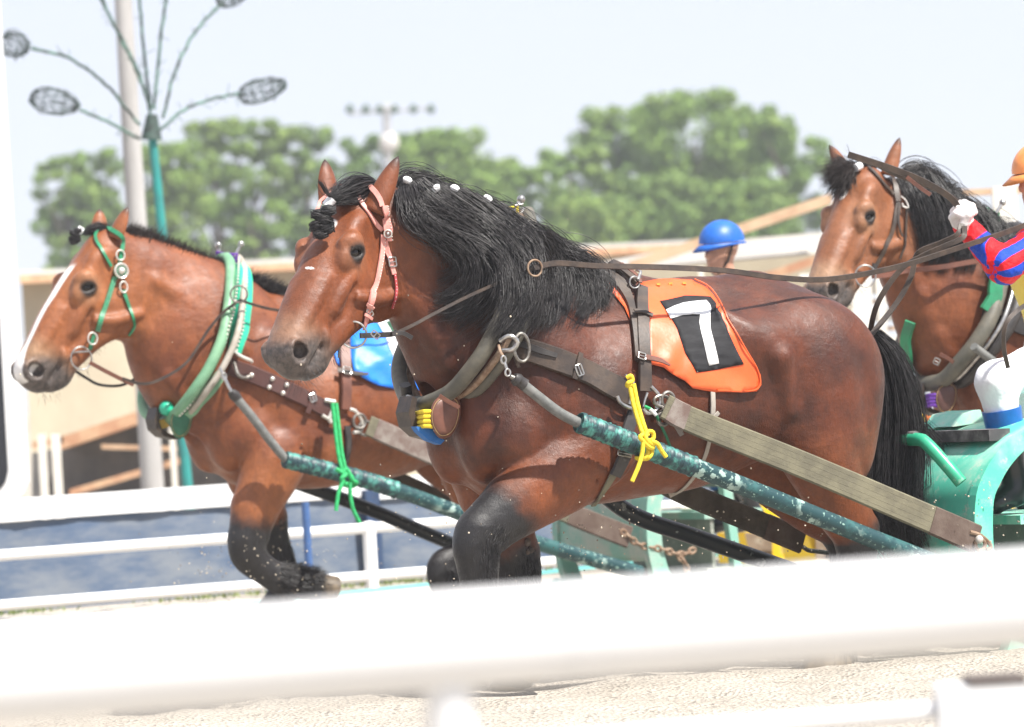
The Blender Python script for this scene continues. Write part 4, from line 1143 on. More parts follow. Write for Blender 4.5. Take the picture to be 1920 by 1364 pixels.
# ---------------- bridle, nearest horse
b7 = thing('bridle', 'pink studded bridle on the head of the nearest horse', 'bridle', tuple(H7.o @ np.stack([F7.f, F7.v, [0, 0, 1]]) + F7.o))
strap(S7, [(652, 343, -.03), (664, 345, .0), (672, 372), (690, 402), (706, 424), (718, 432)], .018, L_PINK, 'browband', b7, .006, l=.03)
strap(S7, [(664, 344, .0), (680, 346), (700, 356), (712, 374), (716, 388)], .020, L_PINK, 'crownpiece', b7, .006, l=.03)
strap(S7, [(654, 343), (640, 348), (622, 362), (604, 378), (594, 394)], .014, L_PINK, 'far_browband', b7, .012, l=-.03)
o, P, N, S_ = strap(S7, [(719, 386), (722, 410), (728, 432), (730, 452)], [.024, .030, .036, .016], L_PINK, 'ear_drop', b7, .012)
studs(P, N, .0028, .011, 'stud', M_STUD, b7, S_, -.011)
q, n_ = S7.pt(728, 438, .020); ring(q, n_, .014, .003, 'medallion_rim', M_STUD, b7); MB().ball(q, .008, 12, 6).build('medallion', M_STEEL, b7)
o, P, N, S_ = strap(S7, [(718, 440), (714, 480), (706, 520), (697, 550), (690, 572)], .022, L_PINK, 'cheekpiece', b7, .008)
studs(P, N, .0028, .012, 'stud', M_STUD, b7, S_, -.007)
strap(S7, [(697, 552), (688, 580), (681, 603), (677, 614)], [.026, .024, .020, .018], L_PINK, 'cheekpiece_end', b7, .013)
strap(S7, [(683, 566), (690, 569), (696, 572)], .012, L_PINK, 'keeper', b7, .020); strap(S7, [(677, 590), (684, 593), (690, 596)], .012, L_PINK, 'keeper', b7, .020)
buckle(S7, 687, 586, 25, .022, .030, b7, .020)
strap(S7, [(722, 452), (729, 478), (732, 498), (737, 515)], .020, L_PINK, 'throatlatch', b7, .008)
buckle(S7, 732, 492, 8, .030, .034, b7, .016)
o, P, N, S_ = strap(S7, [(738, 514), (741, 535), (739, 555), (732, 578)], .010, leather('red_leather', (.45, .06, .07), (.33, .05, .06)), 'throatlatch_end', b7, .008)
studs(P, N, .0022, .014, 'stud', M_STUD, b7)
bitc = hpt(H7, F7, 663, 628, .082) + [0, -.012, 0]
ring(bitc, F7.v + np.array([-.5, 0, 0]), .048, .0042, 'bit_ring', M_STEEL, b7)
MB().tube([bitc + AX_R * -.034 + AX_U * .058, bitc + AX_R * -.046 - AX_U * .01, bitc + AX_R * -.055 - AX_U * .085], .0038, 8).build('bit_shank', M_STEELD, b7)
MB().tube([bitc + AX_R * -.042 + AX_U * .004, hpt(H7, F7, 634, 630, .06), hpt(H7, F7, 634, 632, -.06)], .006, 8).build('mouthpiece', M_STEELD, b7)
# ---------------- reins of the nearest horse
JX = dict()
r7 = thing('reins', 'long brown leather reins running from the nearest horse to its driver', 'reins', tuple(F7.w([-.5, .2, 0.0])))
def at7(x, y, l): return F7.w(F7.hp(x, y, l))
pb = hpt(H7, F7, 674, 630, .115)
free_strap([pb, hpt(H7, F7, 700, 629, .13), hpt(H7, F7, 735, 627, .14), at7(745, 622, .27)], .020, L_BLACK, 'rein_billet', r7, .008)
free_strap([at7(735, 627, .27), at7(755, 625, .27), at7(773, 634, .28)], .016, L_BLACK, 'billet_tongue', r7, .004)
buckle(Surf(BV7, F7), 704, 628, 50, .02, .03, r7, .03, l=.2)
free_strap([at7(745, 624, .26), at7(780, 607, .27), at7(815, 588, .26), at7(880, 555, .27), at7(960, 520, .31), at7(1000, 503, .36)], .013, L_DARK, 'rein', r7, .005)
free_strap([at7(1000, 503, .36), at7(1045, 494, .36), at7(1120, 499, .36), at7(1250, 502, .36), at7(1360, 508, .34), at7(1450, 520, .30), at7(1530, 525, .28), at7(1600, 518, .26), at7(1700, 496, .24), at7(1800, 464, .22), at7(1880, 438, .2), at7(1960, 408, .2)], [.018, .020, .022, .022, .024, .022] and .022, L_DARK, 'rein', r7, .006, 90, None, .25)
ring(at7(1003, 503, .37), F7.v, .030, .004, 'rein_ring', M_RUSTY, r7)
# ---------------- collar
def collar(F, near, name, label, mats, rp, rh, rr, hames_off, rear_off, parent_loc, knobs, lash, ls=1.0, studs_on=False, rearP=None):
    t = thing('horse_collar', label, 'horse collar', parent_loc)
    A = np.array([F.hp(x, y, l) for x, y, l in near])
    def loop(off_s, off_out, src=None):
        B = A if src is None else np.array([F.hp(x, y, l) for x, y, l in src])
        Q = spline(B, 30); cz = Q[:, 2].mean()
        out = Q.copy(); out[:, 1] += off_out * np.sin(np.linspace(0.15, PI - .1, 30)) ** .6; out[:, 0] += off_s
        fa = out[::-1].copy(); fa[:, 1] *= -1
        return F.w(np.concatenate([out, fa]))
    MB().tube(loop(.0, .0), rp, 14, closed=True).build('inner_pad', mats[0], t)
    P = loop(*hames_off); MB().tube(P, rh, 10, closed=True).build('hames', mats[1], t)
    if rr: MB().tube(loop(rear_off[0], rear_off[1], rearP), rr, 12, closed=True).build('outer_pad', mats[2], t)
    if studs_on:
        Q = loop(hames_off[0] + .028, hames_off[1] + .012)[:30]; N_ = np.tile(F.v, (30, 1)); studs(Q, N_, .0065, .019, 'stud', M_STUD, t)
    for (a, b) in knobs:
        pa, pb_ = F.w(F.hp(*a)), F.w(F.hp(*b)); MB().tube([pa, pb_], .0085, 10).ball(pb_, .016, 12, 8).build('hames_knob', M_STEEL, t)
    la, lb, lm = lash
    pa, pb_ = F.w(F.hp(*la)), F.w(F.hp(*lb)); mb = MB()
    for i in range(7):
        o = AX_U * (-.018 + .006 * i); mb.tube(spline([pa + o, (pa + pb_) / 2 + o * 1.1 - AX_U * .006 + [0, -.02, 0], pb_ + o], 8), .0055, 7)
    mb.build('lashing', lm, t)
    return t, A
c7, A7 = collar(F7, [(945, 402, .03), (950, 432, .12), (955, 500, .25), (945, 580, .315), (915, 645, .32), (885, 690, .28), (846, 734, .18), (800, 757, .06), (790, 757, .01)], 'collar',
    'weathered olive collar with rusty hames on the nearest horse', (L_OLIVE, M_RUSTY, L_OLIVE), .030, .014, .026, (-.060, .030), (-.105, .005), tuple(F7.w([.8, 0, 0])),
    [((925, 400, -.07), (915, 380, -.07)), ((963, 398, .05), (977, 374, .05))], ((922, 396, -.06), (972, 398, .06), M_YROPE))
MB().tube([at7(965, 386, .06), at7(980, 383, .06), at7(982, 392, .06), at7(974, 404, .06), at7(958, 404, .06)], .005, 8).build('hames_link', M_STEEL, c7)
strap(S7, [(958, 405, .05), (975, 430, .10), (990, 470, .2), (998, 520, .3)], .03, L_DARK, 'collar_strap', c7, .05)
# pouch under the collar
M_YEL0 = mat_simple('waxed_thread', (.40, .27, .12), .7)
def pouch(F, S, cx, cy, w_, h_, l, mat, parent, k=1.0, rope=True, cloth=None, ropem=None):
    k0 = w_
    def p(x, y, ll): return F.w(F.hp(cx + x * k, cy + y * k, ll))
    mb = MB(); outl = [(18, -42), (38, -30), (42, -5), (34, 25), (20, 42), (2, 44), (-12, 25), (-16, -2), (-6, -28)]
    Q = spline(np.array(outl + outl[:1], float), 34)[:-1]; c = Q.mean(0); V = []; Fc = []; n = len(Q)
    for q, dl in ((1.0, .035), (1.0, .055), (.93, .066), (.70, .074), (.35, .078)): V += [p(*(c + (a - c) * q), l + dl) for a in Q]
    for r_ in range(4):
        for i in range(n): i2 = (i + 1) % n; Fc.append((r_ * n + i, r_ * n + i2, (r_ + 1) * n + i2, (r_ + 1) * n + i))
    Fc += [tuple(range(n))[::-1], tuple(range(4 * n, 5 * n))]; link('pouch_flap', mesh('pouch_flap', V, Fc), mat, parent)
    MB().tube([p(*(c + (a - c) * .86), l + .071) for a in Q], .0014, 4, closed=True).build('stitching', M_YEL0, parent)
    if rope:
        mb = MB()
        for i in range(4): mb.tube(spline([p(-42, -2 + i * 9, l - .06), p(-25, -6 + i * 9, l + .05), p(0, -4 + i * 9, l + .05)], 8), .0085, 8)
        mb.build('rope_coil', ropem or M_YROPE, parent)
    q = [(-48, -35), (-56, -5), (-50, 22), (-30, 40), (0, 48), (15, 46), (0, 38), (-22, 30), (-38, 18), (-44, -2), (-40, -30)]
    MB().prism([p(x, y, l - .02) for x, y in q], F.v * -.10).build('pouch_shell', L_DARK, parent, smooth=False)
    if cloth:
        MB().prism([p(x, y, l + .03) for x, y in [(-42, 22), (-10, 24), (0, 40), (12, 48), (4, 56), (-18, 48), (-36, 32)]], F.v * -.04).build('cloth', cloth, parent, smooth=False)
M_BLUEC = mat_simple('blue_cloth', (.02, .14, .42), .7)
pouch(F7, S7, 822, 778, 1, 1, .10, L_BROWN, c7, 1.0, True, M_BLUEC)
free_strap([at7(823, 742, .24), at7(840, 753, .24), at7(860, 764, .23)], .016, L_BROWN, 'pouch_strap', c7, .005)
buckle(Surf(BV7, F7), 824, 742, -20, .022, .026, c7, .09, l=.2)
MB().tube(spline([at7(760, 722, -.10), at7(764, 750, -.12), at7(775, 775, -.10)], 8), .022, 12).build('far_side_pad', L_BLACK, c7)
buckle(Surf(BV7, F7), 768, 748, 70, .02, .026, c7, .05, l=-.05)
# ---------------- harness straps, nearest horse
h7 = thing('harness', 'heavy dark leather harness straps on the nearest horse, with steel rings', 'harness', tuple(F7.w([.1, 0, 0])))
strap(S7, [(946, 644), (985, 655), (1040, 675), (1100, 700), (1140, 722), (1178, 740)], [.070, .086, .092, .094, .096, .098], L_DARK, 'trace_strap', h7, .014, .010, 30)
strap(S7, [(948, 641), (985, 648), (1015, 660), (1040, 669)], [.022, .024, .024, .018], L_BLACK, 'trace_tongue', h7, .026, .005)
strap(S7, [(962, 650), (968, 668), (975, 690)], [.018, .018, .012], L_DARK, 'keeper_strap', h7, .03, .004)
for x, y in ((1077, 682),): strap(S7, [(x + 4, y - 16), (x, y + 4), (x - 6, y + 30)], .022, L_DARK, 'keeper', h7, .028, .005)
buckle(S7, 1078, 697, -70, .040, .026, h7, .034, rt=.0035)
MB().tube(spline([at7(937, 640, .37), at7(955, 630, .40), at7(970, 640, .41), at7(962, 655, .40), at7(940, 658, .37)], 14), .009, 8).build('hames_hook', M_STEEL, h7)
ring(at7(978, 652, .395), F7.v, .052, .0065, 'ring', M_STEELD, h7, .62)
# back pad and its vertical strap
strap(S7, [(1098, 492), (1125, 506), (1155, 530), (1180, 575), (1188, 630), (1190, 680)], [.05, .07, .055, .03, .022, .02], L_DARK, 'pad_lining', h7, .012, .012)
strap(S7, [(1140, 508), (1165, 520), (1190, 540)], [.05, .055, .05], L_DARK, 'back_pad', h7, .028, .016)
strap(S7, [(1200, 545), (1202, 600), (1203, 660), (1205, 735)], [.046, .052, .054, .056], L_DARK, 'back_strap', h7, .020, .010)
strap(S7, [(1184, 596), (1200, 597), (1218, 604)], .020, L_DARK, 'keeper', h7, .034, .005)
strap(S7, [(1186, 673), (1205, 676), (1230, 681), (1248, 690)], [.022, .022, .020, .008], L_BROWN, 'buckle_strap', h7, .034, .005)
buckle(S7, 1193, 675, -4, .030, .024, h7, .042, rt=.003)
ring(S7.pt(1182, 543, .04)[0], F7.v, .022, .0035, 'ring', M_STEEL, h7); MB().tube(spline([S7.pt(1182, 525, .05)[0], S7.pt(1190, 530, .055)[0], S7.pt(1186, 542, .05)[0]], 6), .006, 8).build('hook', M_STEEL, h7)
strap(S7, [(1158, 512), (1185, 532), (1192, 545)], .018, L_BROWN, 'cross_strap', h7, .04, .006)
# rings below the strap
R7 = lambda x, y, o=.03: S7.pt(x, y, o)[0]
for pts, rt in (([(1150, 745), (1155, 756), (1168, 764), (1180, 768)], .0075), ([(1170, 758), (1175, 740), (1178, 724), (1176, 712), (1165, 708)], .006), ([(1214, 727), (1226, 740), (1230, 752), (1222, 768), (1206, 776), (1198, 768)], .0075),
                ([(1207, 738), (1202, 752), (1199, 764)], .005), ([(1224, 752), (1222, 764)], .006)):
    MB().tube(spline([R7(x, y, .03) for x, y in pts], 16), rt, 8).build('steel_link', M_STEEL, h7)
ring(R7(1232, 752, .035), F7.v, .034, .0065, 'ring', M_STEELD, h7, .6, AX_R); ring(R7(1244, 750, .035), F7.v, .030, .0065, 'ring', M_STEELD, h7, .9); ring(R7(1236, 782, .03), F7.v, .026, .008, 'ring', M_STEELD, h7, .9)
free_strap([R7(1232, 760, .05), R7(1246, 780, .055), R7(1266, 808, .05)], .020, leather('grey_leather', (.20, .17, .16), (.26, .22, .20)), 'keeper_strap', h7, .004)
MB().tube(spline([R7(1201, 763), R7(1212, 768, .035), R7(1220, 776, .035)], 8), .0062, 8).build('cord_grip', M_GROPE, h7)
MB().tube(spline([R7(1220, 776, .035), R7(1228, 790, .035), R7(1240, 812, .035), R7(1250, 834, .03)], 12), .0055, 8).build('green_cord', mat_simple('dark_green_cord', (.01, .16, .07), .6), h7)
MB().tube([R7(1209, 767, .036), R7(1219, 776, .037)], .0072, 8).build('cord_tape', M_TAPE, h7)
# girth
strap(S7, [(1188, 762), (1180, 790), (1172, 815), (1166, 835)], .050, L_BLACK, 'girth', h7, .012, .008)
strap(S7, [(1172, 845), (1160, 868), (1148, 890)], [.050, .055, .050], L_BLACK, 'girth', h7, .016, .010)
strap(S7, [(1150, 885), (1138, 905), (1122, 930), (1112, 944)], [.036, .030, .024, .02], M_WEB, 'girth_webbing', h7, .008, .005)
buckle(S7, 1164, 850, -10, .060, .020, h7, .028, rt=.003)
# flank strap below the cloth
M_BEIGE = mat_simple('beige_webbing', (.42, .38, .33), .8)
strap(S7, [(1333, 735), (1334, 760), (1333, 785)], .022, M_BEIGE, 'flank_strap', h7, .010, .004)
strap(S7, [(1330, 818), (1322, 850), (1305, 885), (1280, 915), (1255, 930)], .018, M_BEIGE, 'flank_strap', h7, .006, .003)
strap(S7, [(1342, 772), (1332, 783)], .016, M_BEIGE, 'flank_keeper', h7, .018, .004)
# ---------------- number cloth 7
M_ORANGE = mat_simple('orange_cloth', (.82, .125, .030), .45, col2=(.74, .10, .022), ns=4, bmp=.004, bs=9)
M_BLKC = mat_simple('black_print', (.010, .010, .012), .7, spec=.25, col2=(.024, .024, .027), ns=9, stretch=(1, 1, 4))
M_WPRINT = mat_simple('white_print', (.82, .82, .82), .5)
M_YEL = mat_simple('yellow_eyelet', (.75, .48, .10), .5)
n7 = thing('number_cloth', 'orange number cloth with a white 7 on a black panel on the nearest horse', 'number cloth', tuple(F7.w([-.1, 0, 0])))
def wr7(x, y):
    a = max(0, 1 - abs(x - 1260) / 60) * max(0, 1 - abs(y - 690) / 60)
    return .006 * math.sin(x * .11 + y * .05) * a + .003 * math.sin(x * .05 - y * .09) + .010 * a + .010 * max(0, (y - 700) / 40.) * (.5 + .5 * math.sin(x * .06))
cl7 = [(1196, 534), (1230, 530), (1265, 528), (1296, 529), (1325, 542), (1348, 572), (1368, 610), (1388, 645), (1408, 672), (1422, 702), (1424, 722), (1415, 734), (1385, 737), (1335, 736), (1295, 729), (1280, 716), (1255, 702), (1240, 692), (1222, 686), (1208, 684), (1212, 640), (1208, 590), (1200, 555)]
decal(S7, cl7, .013, 'cloth', M_ORANGE, n7, 10, .003, 0, wr7)
decal(S7, [(1128, 537), (1150, 556), (1170, 580), (1184, 612), (1187, 598), (1176, 570), (1158, 545), (1140, 530)], .010, 'front_edge', M_ORANGE, n7, 8, .003)
decal(S7, [(1236, 570), (1282, 562), (1330, 562), (1353, 590), (1364, 625), (1391, 683), (1345, 694), (1301, 701), (1282, 665), (1266, 620)], .0165, 'number_panel', M_BLKC, n7, 9, .002, 0, wr7)
decal(S7, [(1246, 588), (1262, 580), (1279, 575), (1322, 572), (1336, 588), (1330, 604), (1330, 619), (1336, 655), (1343, 684), (1325, 688), (1316, 655), (1311, 632), (1308, 610), (1310, 596), (1296, 595), (1278, 597), (1254, 605)], .0195, 'number_seven', M_WPRINT, n7, 8, .0015, 0, wr7)
for x, y in ((1231, 540), (1254, 539), (1281, 538)):
    p, nn = S7.pt(x, y, .018); MB().box(p, (.014, .012, .008)).build('eyelet', M_YEL, n7, smooth=False)
def far_half(F, near_pts, off, mat, name, parent, sidev):
    # the cloth goes over the spine and hangs a little on the far side
    pass
# hem line
P_, N_ = S7.path([(1300, 531), (1328, 545), (1352, 578), (1374, 618), (1396, 655), (1416, 690), (1420, 720), (1405, 733), (1340, 733)], 50, .018)
MB().tube(P_, .0028, 5).build('hem', M_ORANGE, n7)
# ---------------- shafts, traces, ropes
def shaft(F, pts, r, mat, label, tape=None, n=40):
    P = spline([F.w(F.hp(x, y, l)) for x, y, l in pts], n)
    o = thing('shaft', label, 'shaft', (P[0][0], P[0][1], 0))
    MB().tube(P, r, 16).build('pole', mat, o)
    if tape:
        m_ = 120; k = int(m_); Q = spline(P[: int(n * tape)], k); rr = r * 1.04 + r * .13 * ((np.arange(k) % 5) / 5.) ** .6 + r * .03 * np.sin(np.arange(k) * .7)
        MB().tube(Q, rr, 18).build('tape_wrap', M_PIPET, o)
    return o, P
sh7, P = shaft(F7, [(1085, 792, .47), (1240, 852, .47), (1400, 915, .47), (1600, 996, .47), (1800, 1075, .47), (1960, 1140, .47)], .0355, M_PIPE, 'blue-green speckled near shaft beside the nearest horse, yellow rope tied round it', .29)
for a, b, nm in (((945, 665, .36), (955, 683, .40), 'swivel_clip'),):
    MB().tube(spline([at7(935, 648, .37), at7(938, 660, .39), at7(943, 668, .40)], 8), .006, 8).build('rusty_link', M_RUSTY, sh7)
ring(at7(944, 675, .41), F7.v, .014, .0042, 'clip_ring', M_STEEL, sh7, .7); MB().tube([at7(946, 680, .41), at7(950, 692, .415)], .0065, 8).build('clip', M_STEEL, sh7)
ring(at7(952, 699, .42), F7.v, .013, .004, 'clip_ring', M_STEEL, sh7, .8)
MB().tube([at7(957, 706, .425), at7(966, 711, .43)], [.008, .012], 10).build('ferrule', M_STEELD, sh7)
MB().tube([at7(963, 708, .43), at7(970, 713, .43), at7(975, 716, .43), at7(985, 723, .435)], [.019, .026, .022, .024], 14).build('hose_clamp', L_BLACK, sh7)
MB().tube(spline([at7(975, 717, .43), at7(1010, 745, .44), at7(1050, 775, .455), at7(1092, 797, .47)], 16), .0200, 14).build('rubber_hose', M_RUBBER, sh7)
shf, P = shaft(F7, [(1090, 890, -.50), (1180, 962, -.50), (1300, 1006, -.50), (1450, 1058, -.50), (1650, 1130, -.50)], .034, M_PIPEK, 'black scuffed far shaft running under the belly of the nearest horse')
# yellow rope
yr = thing('rope', 'bright yellow rope tying the near shaft to the harness of the nearest horse', 'rope', tuple(at7(1210, 850, .5) * [1, 1, 0]))
def rope(F, pts, r, mat, name, parent, n=24):
    return MB().tube(spline([F.w(F.hp(x, y, l)) for x, y, l in pts], n), r, 9).build(name, mat, parent)
for dx in (0, 8): rope(F7, [(1180 + dx, 720, .45), (1188 + dx, 760, .47), (1200 + dx, 800, .50), (1207 + dx, 818, .515)], .0085, M_YROPE, 'cord', yr)
rope(F7, [(1175, 709, .45), (1183, 705, .46), (1186, 714, .46), (1178, 718, .46), (1176, 724, .45), (1186, 722, .46)], .008, M_YROPE, 'hitch', yr)
rope(F7, [(1199, 818, .54), (1210, 826, .55), (1224, 824, .55), (1224, 811, .55), (1214, 810, .55), (1211, 822, .56), (1219, 832, .56), (1226, 834, .55)], .0085, M_YROPE, 'knot', yr)
rope(F7, [(1206, 815, .55), (1200, 820, .56), (1206, 828, .56), (1216, 838, .56), (1224, 840, .55), (1224, 830, .55)], .0085, M_YROPE, 'knot', yr)
for dx in (0, 7): rope(F7, [(1222 - dx, 835, .53), (1222 - dx, 850, .54), (1214 - dx, 860, .54), (1202 - dx, 860, .50), (1195, 855, .43), (1200, 835, .40), (1215, 826, .43)], .0085, M_YROPE, 'loop', yr)
rope(F7, [(1206, 828, .56), (1204, 850, .56), (1197, 875, .56), (1185, 903, .56)], .0085, M_YROPE, 'tail_end', yr)
rope(F7, [(1220, 828, .56), (1232, 832, .56), (1240, 845, .56), (1249, 857, .56)], .0085, M_YROPE, 'tail_end', yr)
# webbing traces
def trace(F, pts, wd, label, e0, e1, mat=M_WEB):
    P = spline([F.w(F.hp(x, y, l)) for x, y, l in pts], 60); T = np.gradient(P, axis=0); T /= np.linalg.norm(T, axis=1)[:, None]
    N = np.tile(F.v, (60, 1)); S = np.cross(T, N); S /= np.linalg.norm(S, axis=1)[:, None]; N = np.cross(S, T)
    o = thing('trace', label, 'trace strap', (P[0][0], P[0][1], 0))
    w_ = np.linspace(wd[0], wd[1], 60)
    MB().ribbon(P, S, N, w_, .008).build('webbing', mat, o)
    for k in (-.30, -.1, .1, .30): MB().tube(P + S * (w_ * k)[:, None] + N * .0075, .0012, 4).build('stitching', mat, o)
    i0, i1 = int(60 * e0), int(60 * (1 - e1))
    if e0: MB().ribbon(P[2:i0] - N[2:i0] * .002, S[2:i0], N[2:i0], w_[2:i0] * 1.04, .013).build('end_patch', leather('trace_patch', (.13, .09, .075), (.22, .19, .165), .6) if False else L_PATCH, o)
    if e1: MB().ribbon(P[i1:] - N[i1:] * .002, S[i1:], N[i1:], w_[i1:] * 1.04, .013).build('end_patch', L_PATCHD, o)
    return o, P
L_PATCH = leather('worn_patch_leather', (.13, .085, .07), (.24, .21, .185), .65)
L_PATCHD = leather('dark_patch_leather', (.085, .055, .042), (.13, .095, .075), .6)
tr7, P = trace(F7, [(1246, 762, .40), (1300, 790, .41), (1500, 870, .42), (1700, 955, .43), (1832, 1012, .43)], (.098, .112), 'flat olive webbing trace running from the nearest harness back to the turquoise sled', .16, .17)
MB().tube(spline([at7(1818, 998, .44), at7(1835, 1003, .44), at7(1850, 1014, .44), at7(1858, 1026, .44), at7(1850, 1032, .44)], 12), .009, 8).build('hook', M_RUSTY, tr7)
ring(at7(1838, 1022, .45), F7.v, .022, .008, 'ring', M_RUSTY, tr7)
trf, P = trace(F7, [(1180, 865, -.40), (1270, 918, -.40), (1400, 972, -.40), (1505, 1015, -.40)], (.095, .10), 'dark far-side webbing trace passing behind the hind legs of the nearest horse', 0, .22, M_WEBD)
MB().tube(spline([F7.w(F7.hp(1500, 1022, -.4)), F7.w(F7.hp(1515, 1032, -.4)), F7.w(F7.hp(1530, 1034, -.4)), F7.w(F7.hp(1560, 1038, -.4))], 8), .009, 8).build('hook', M_STEELD, trf)
# ================= left horse =================
M_MINT = mat_simple('mint_vinyl', (.20, .38, .23), .45, col2=(.13, .29, .17), ns=10)
M_TEALV = mat_simple('bright_teal_vinyl', (.02, .50, .30), .35, col2=(.03, .38, .24), ns=10)
M_GREYW = mat_simple('grey_hames_wood', (.42, .38, .33), .6, col2=(.30, .27, .22), ns=12)
M_PURPLE = mat_simple('purple_wrap', (.15, .04, .36), .7)
at2 = lambda x, y, l: F2.w(F2.hp(x, y, l))
b2 = thing('bridle', 'green studded bridle with a round rosette on the left horse', 'bridle', tuple(F2.w([1.4, 0, 0])))
strap(S2, [(190, 428, .02), (180, 445), (190, 470), (207, 500)], .016, L_GREEN, 'browband', b2, .008)
strap(S2, [(192, 428, .0), (205, 430, .02), (228, 445), (226, 475), (222, 495)], .022, L_GREEN, 'crownpiece', b2, .010)
q, n_ = S2.pt(223, 509, .022); MB().tube([q - n_ * .01, q + n_ * .004], .036, 24).build('rosette', L_GREEN, b2); ring(q + n_ * .006, n_, .034, .0045, 'rosette_rim', M_STUD, b2); MB().ball(q + n_ * .006, .018, 16, 8).build('rosette_boss', M_STUD, b2)
mb = MB()
for i in range(14): a = 2 * PI * i / 14; u = np.cross(n_, [0, 0, 1]); u /= np.linalg.norm(u); v = np.cross(n_, u); mb.ball(q + n_ * .007 + (u * math.cos(a) + v * math.sin(a)) * .026, .0035, 6, 4)
tag(mb.build('rosette_stud', M_STUD, b2), kind='stuff')
o, P, N, S_ = strap(S2, [(214, 520), (203, 555), (190, 595), (182, 622)], .026, L_GREEN, 'cheekpiece', b2, .008); studs(P, N, .0022, .012, 'stud', M_STUD, b2, S_, .006); studs(P, N, .0022, .012, 'stud', M_STUD, b2, S_, -.006)
strap(S2, [(176, 625), (172, 640), (167, 655)], .020, L_GREEN, 'cheekpiece_end', b2, .010)
ring(S2.pt(172, 635, .02)[0], F2.v, .028, .004, 'buckle', M_STUD, b2, .85); ring(S2.pt(229, 540, .02)[0], F2.v, .026, .004, 'buckle', M_STUD, b2, .75); ring(S2.pt(222, 480, .02)[0], F2.v, .024, .004, 'buckle', M_STUD, b2, .9)
strap(S2, [(230, 545), (238, 568), (248, 595), (251, 612), (240, 628)], [.022, .018, .014, .013, .012], L_GREEN, 'throatlatch', b2, .008)
bc = hpt(H2, F2, 153, 672, .085); ring(bc + [0, -.02, 0], F2.v, .054, .0042, 'bit_ring', M_STEEL, b2); MB().tube([bc + [-.04, -.02, .03], bc + [.04, -.02, .03]], .004, 8).build('bit_bar', M_STEEL, b2)
r2 = thing('reins', 'dark reins looping from the bit ring of the left horse to its green collar', 'reins', tuple(F2.w([1., .2, 0])))
free_strap([hpt(H2, F2, 168, 680, .10), hpt(H2, F2, 190, 692, .11), hpt(H2, F2, 215, 705, .12), hpt(H2, F2, 250, 722, .13)], .020, L_BROWN, 'rein_billet', r2, .007)
free_strap([hpt(H2, F2, 230, 710, .13), at2(265, 720, .2), at2(300, 712, .22), at2(350, 680, .25), at2(390, 620, .28), at2(420, 585, .31), at2(450, 563, .34)], .014, L_DARK, 'rein', r2, .005)
free_strap([at2(450, 563, .34), at2(480, 573, .34), at2(520, 582, .34), at2(600, 590, .34), at2(700, 598, .34), at2(900, 590, .3)], .014, L_DARK, 'rein', r2, .005)
free_strap([hpt(H2, F2, 140, 695, -.06), hpt(H2, F2, 160, 708, -.06), hpt(H2, F2, 188, 722, -.06), hpt(H2, F2, 230, 722, -.08), at2(270, 700, -.15)], .014, L_BLACK, 'far_rein', r2, .005)
c2, A2 = collar(F2, [(425, 484, .03), (432, 500, .10), (430, 560, .24), (418, 630, .31), (392, 690, .31), (362, 735, .27), (335, 770, .18), (318, 785, .06), (312, 786, .01)], 'collar',
    'green and mint studded collar with a purple wrap on the left horse', (M_MINT, M_GREYW, M_TEALV), .027, .016, .0, (-.060, .030), (-.13, .0), tuple(F2.w([.8, 0, 0])),
    [((412, 482, -.05), (409, 460, -.05)), ((440, 482, .05), (452, 458, .05))], ((406, 480, -.05), (446, 484, .06), M_PURPLE), studs_on=False)
Q, N_ = S2.path([(432, 500), (428, 560), (416, 630), (388, 692), (358, 738), (334, 768)], 60, .050); studs(Q + F2.v * .03, N_, .0065, .020, 'stud', M_STUD, c2)
o, P, N, S_ = strap(S2, [(446, 497), (450, 530), (449, 570), (444, 620), (438, 660)], [.055, .085, .090, .085, .06], M_TEALV, 'outer_pad', c2, .018, .035); studs(P + N * .035, N, .0065, .020, 'stud', M_STUD, c2)
strap(S2, [(412, 700), (390, 730), (360, 760), (335, 782)], [.05, .055, .05, .04], M_MINT, 'lower_pad', c2, .02, .03)
ring(at2(448, 552, .36), F2.v + np.array([-.5, 0, 0]), .040, .005, 'rein_ring', M_STEELD, c2)
pouch(F2, S2, 330, 790, 1, 1, .10, leather('green_pouch', (.03, .17, .09), (.025, .11, .06)), c2, .72, False); MB().ball(at2(312, 766, .1), .036, 12, 8).build('green_roll', M_TEALV, c2); MB().prism([at2(x, y, .06) for x, y in ((298, 790), (308, 786), (318, 800), (302, 806))], -F2.v * .05).build('yellow_cloth', M_YEL, c2)
rope(F2, [(306, 772, .05), (298, 785, .03), (288, 792, .03), (282, 800, .02)], .004, L_BLACK, 'loose_tie', c2)
h2 = thing('harness', 'brown leather harness with round metal studs on the left horse', 'harness', tuple(F2.w([.1, 0, 0])))
L_MAR = leather('maroon_leather', (.085, .035, .028), (.06, .026, .022), .4)
o, P, N, S_ = strap(S2, [(428, 688), (470, 702), (530, 728), (580, 752), (622, 776)], .082, L_MAR, 'trace_strap', h2, .014, .010)
for x, y in ((469, 704), (510, 712), (535, 723), (505, 728), (528, 739)): q, n_ = S2.pt(x, y, .026); MB().ball(q, .012, 10, 6).build('stud', M_STUD, h2)
strap(S2, [(584, 735), (580, 755), (573, 775)], .028, L_MAR, 'keeper', h2, .028, .006); buckle(S2, 582, 748, -70, .036, .03, h2, .034, rt=.004)
strap(S2, [(643, 620), (645, 680), (645, 730), (643, 768)], .056, L_BROWN, 'back_strap', h2, .022, .010)
strap(S2, [(628, 700), (650, 704), (675, 706), (685, 706)], [.026, .024, .020, .01], L_DARK, 'buckle_strap', h2, .036, .005); buckle(S2, 644, 702, 0, .040, .034, h2, .044, rt=.004)
R2 = lambda x, y, o=.03: S2.pt(x, y, o)[0]
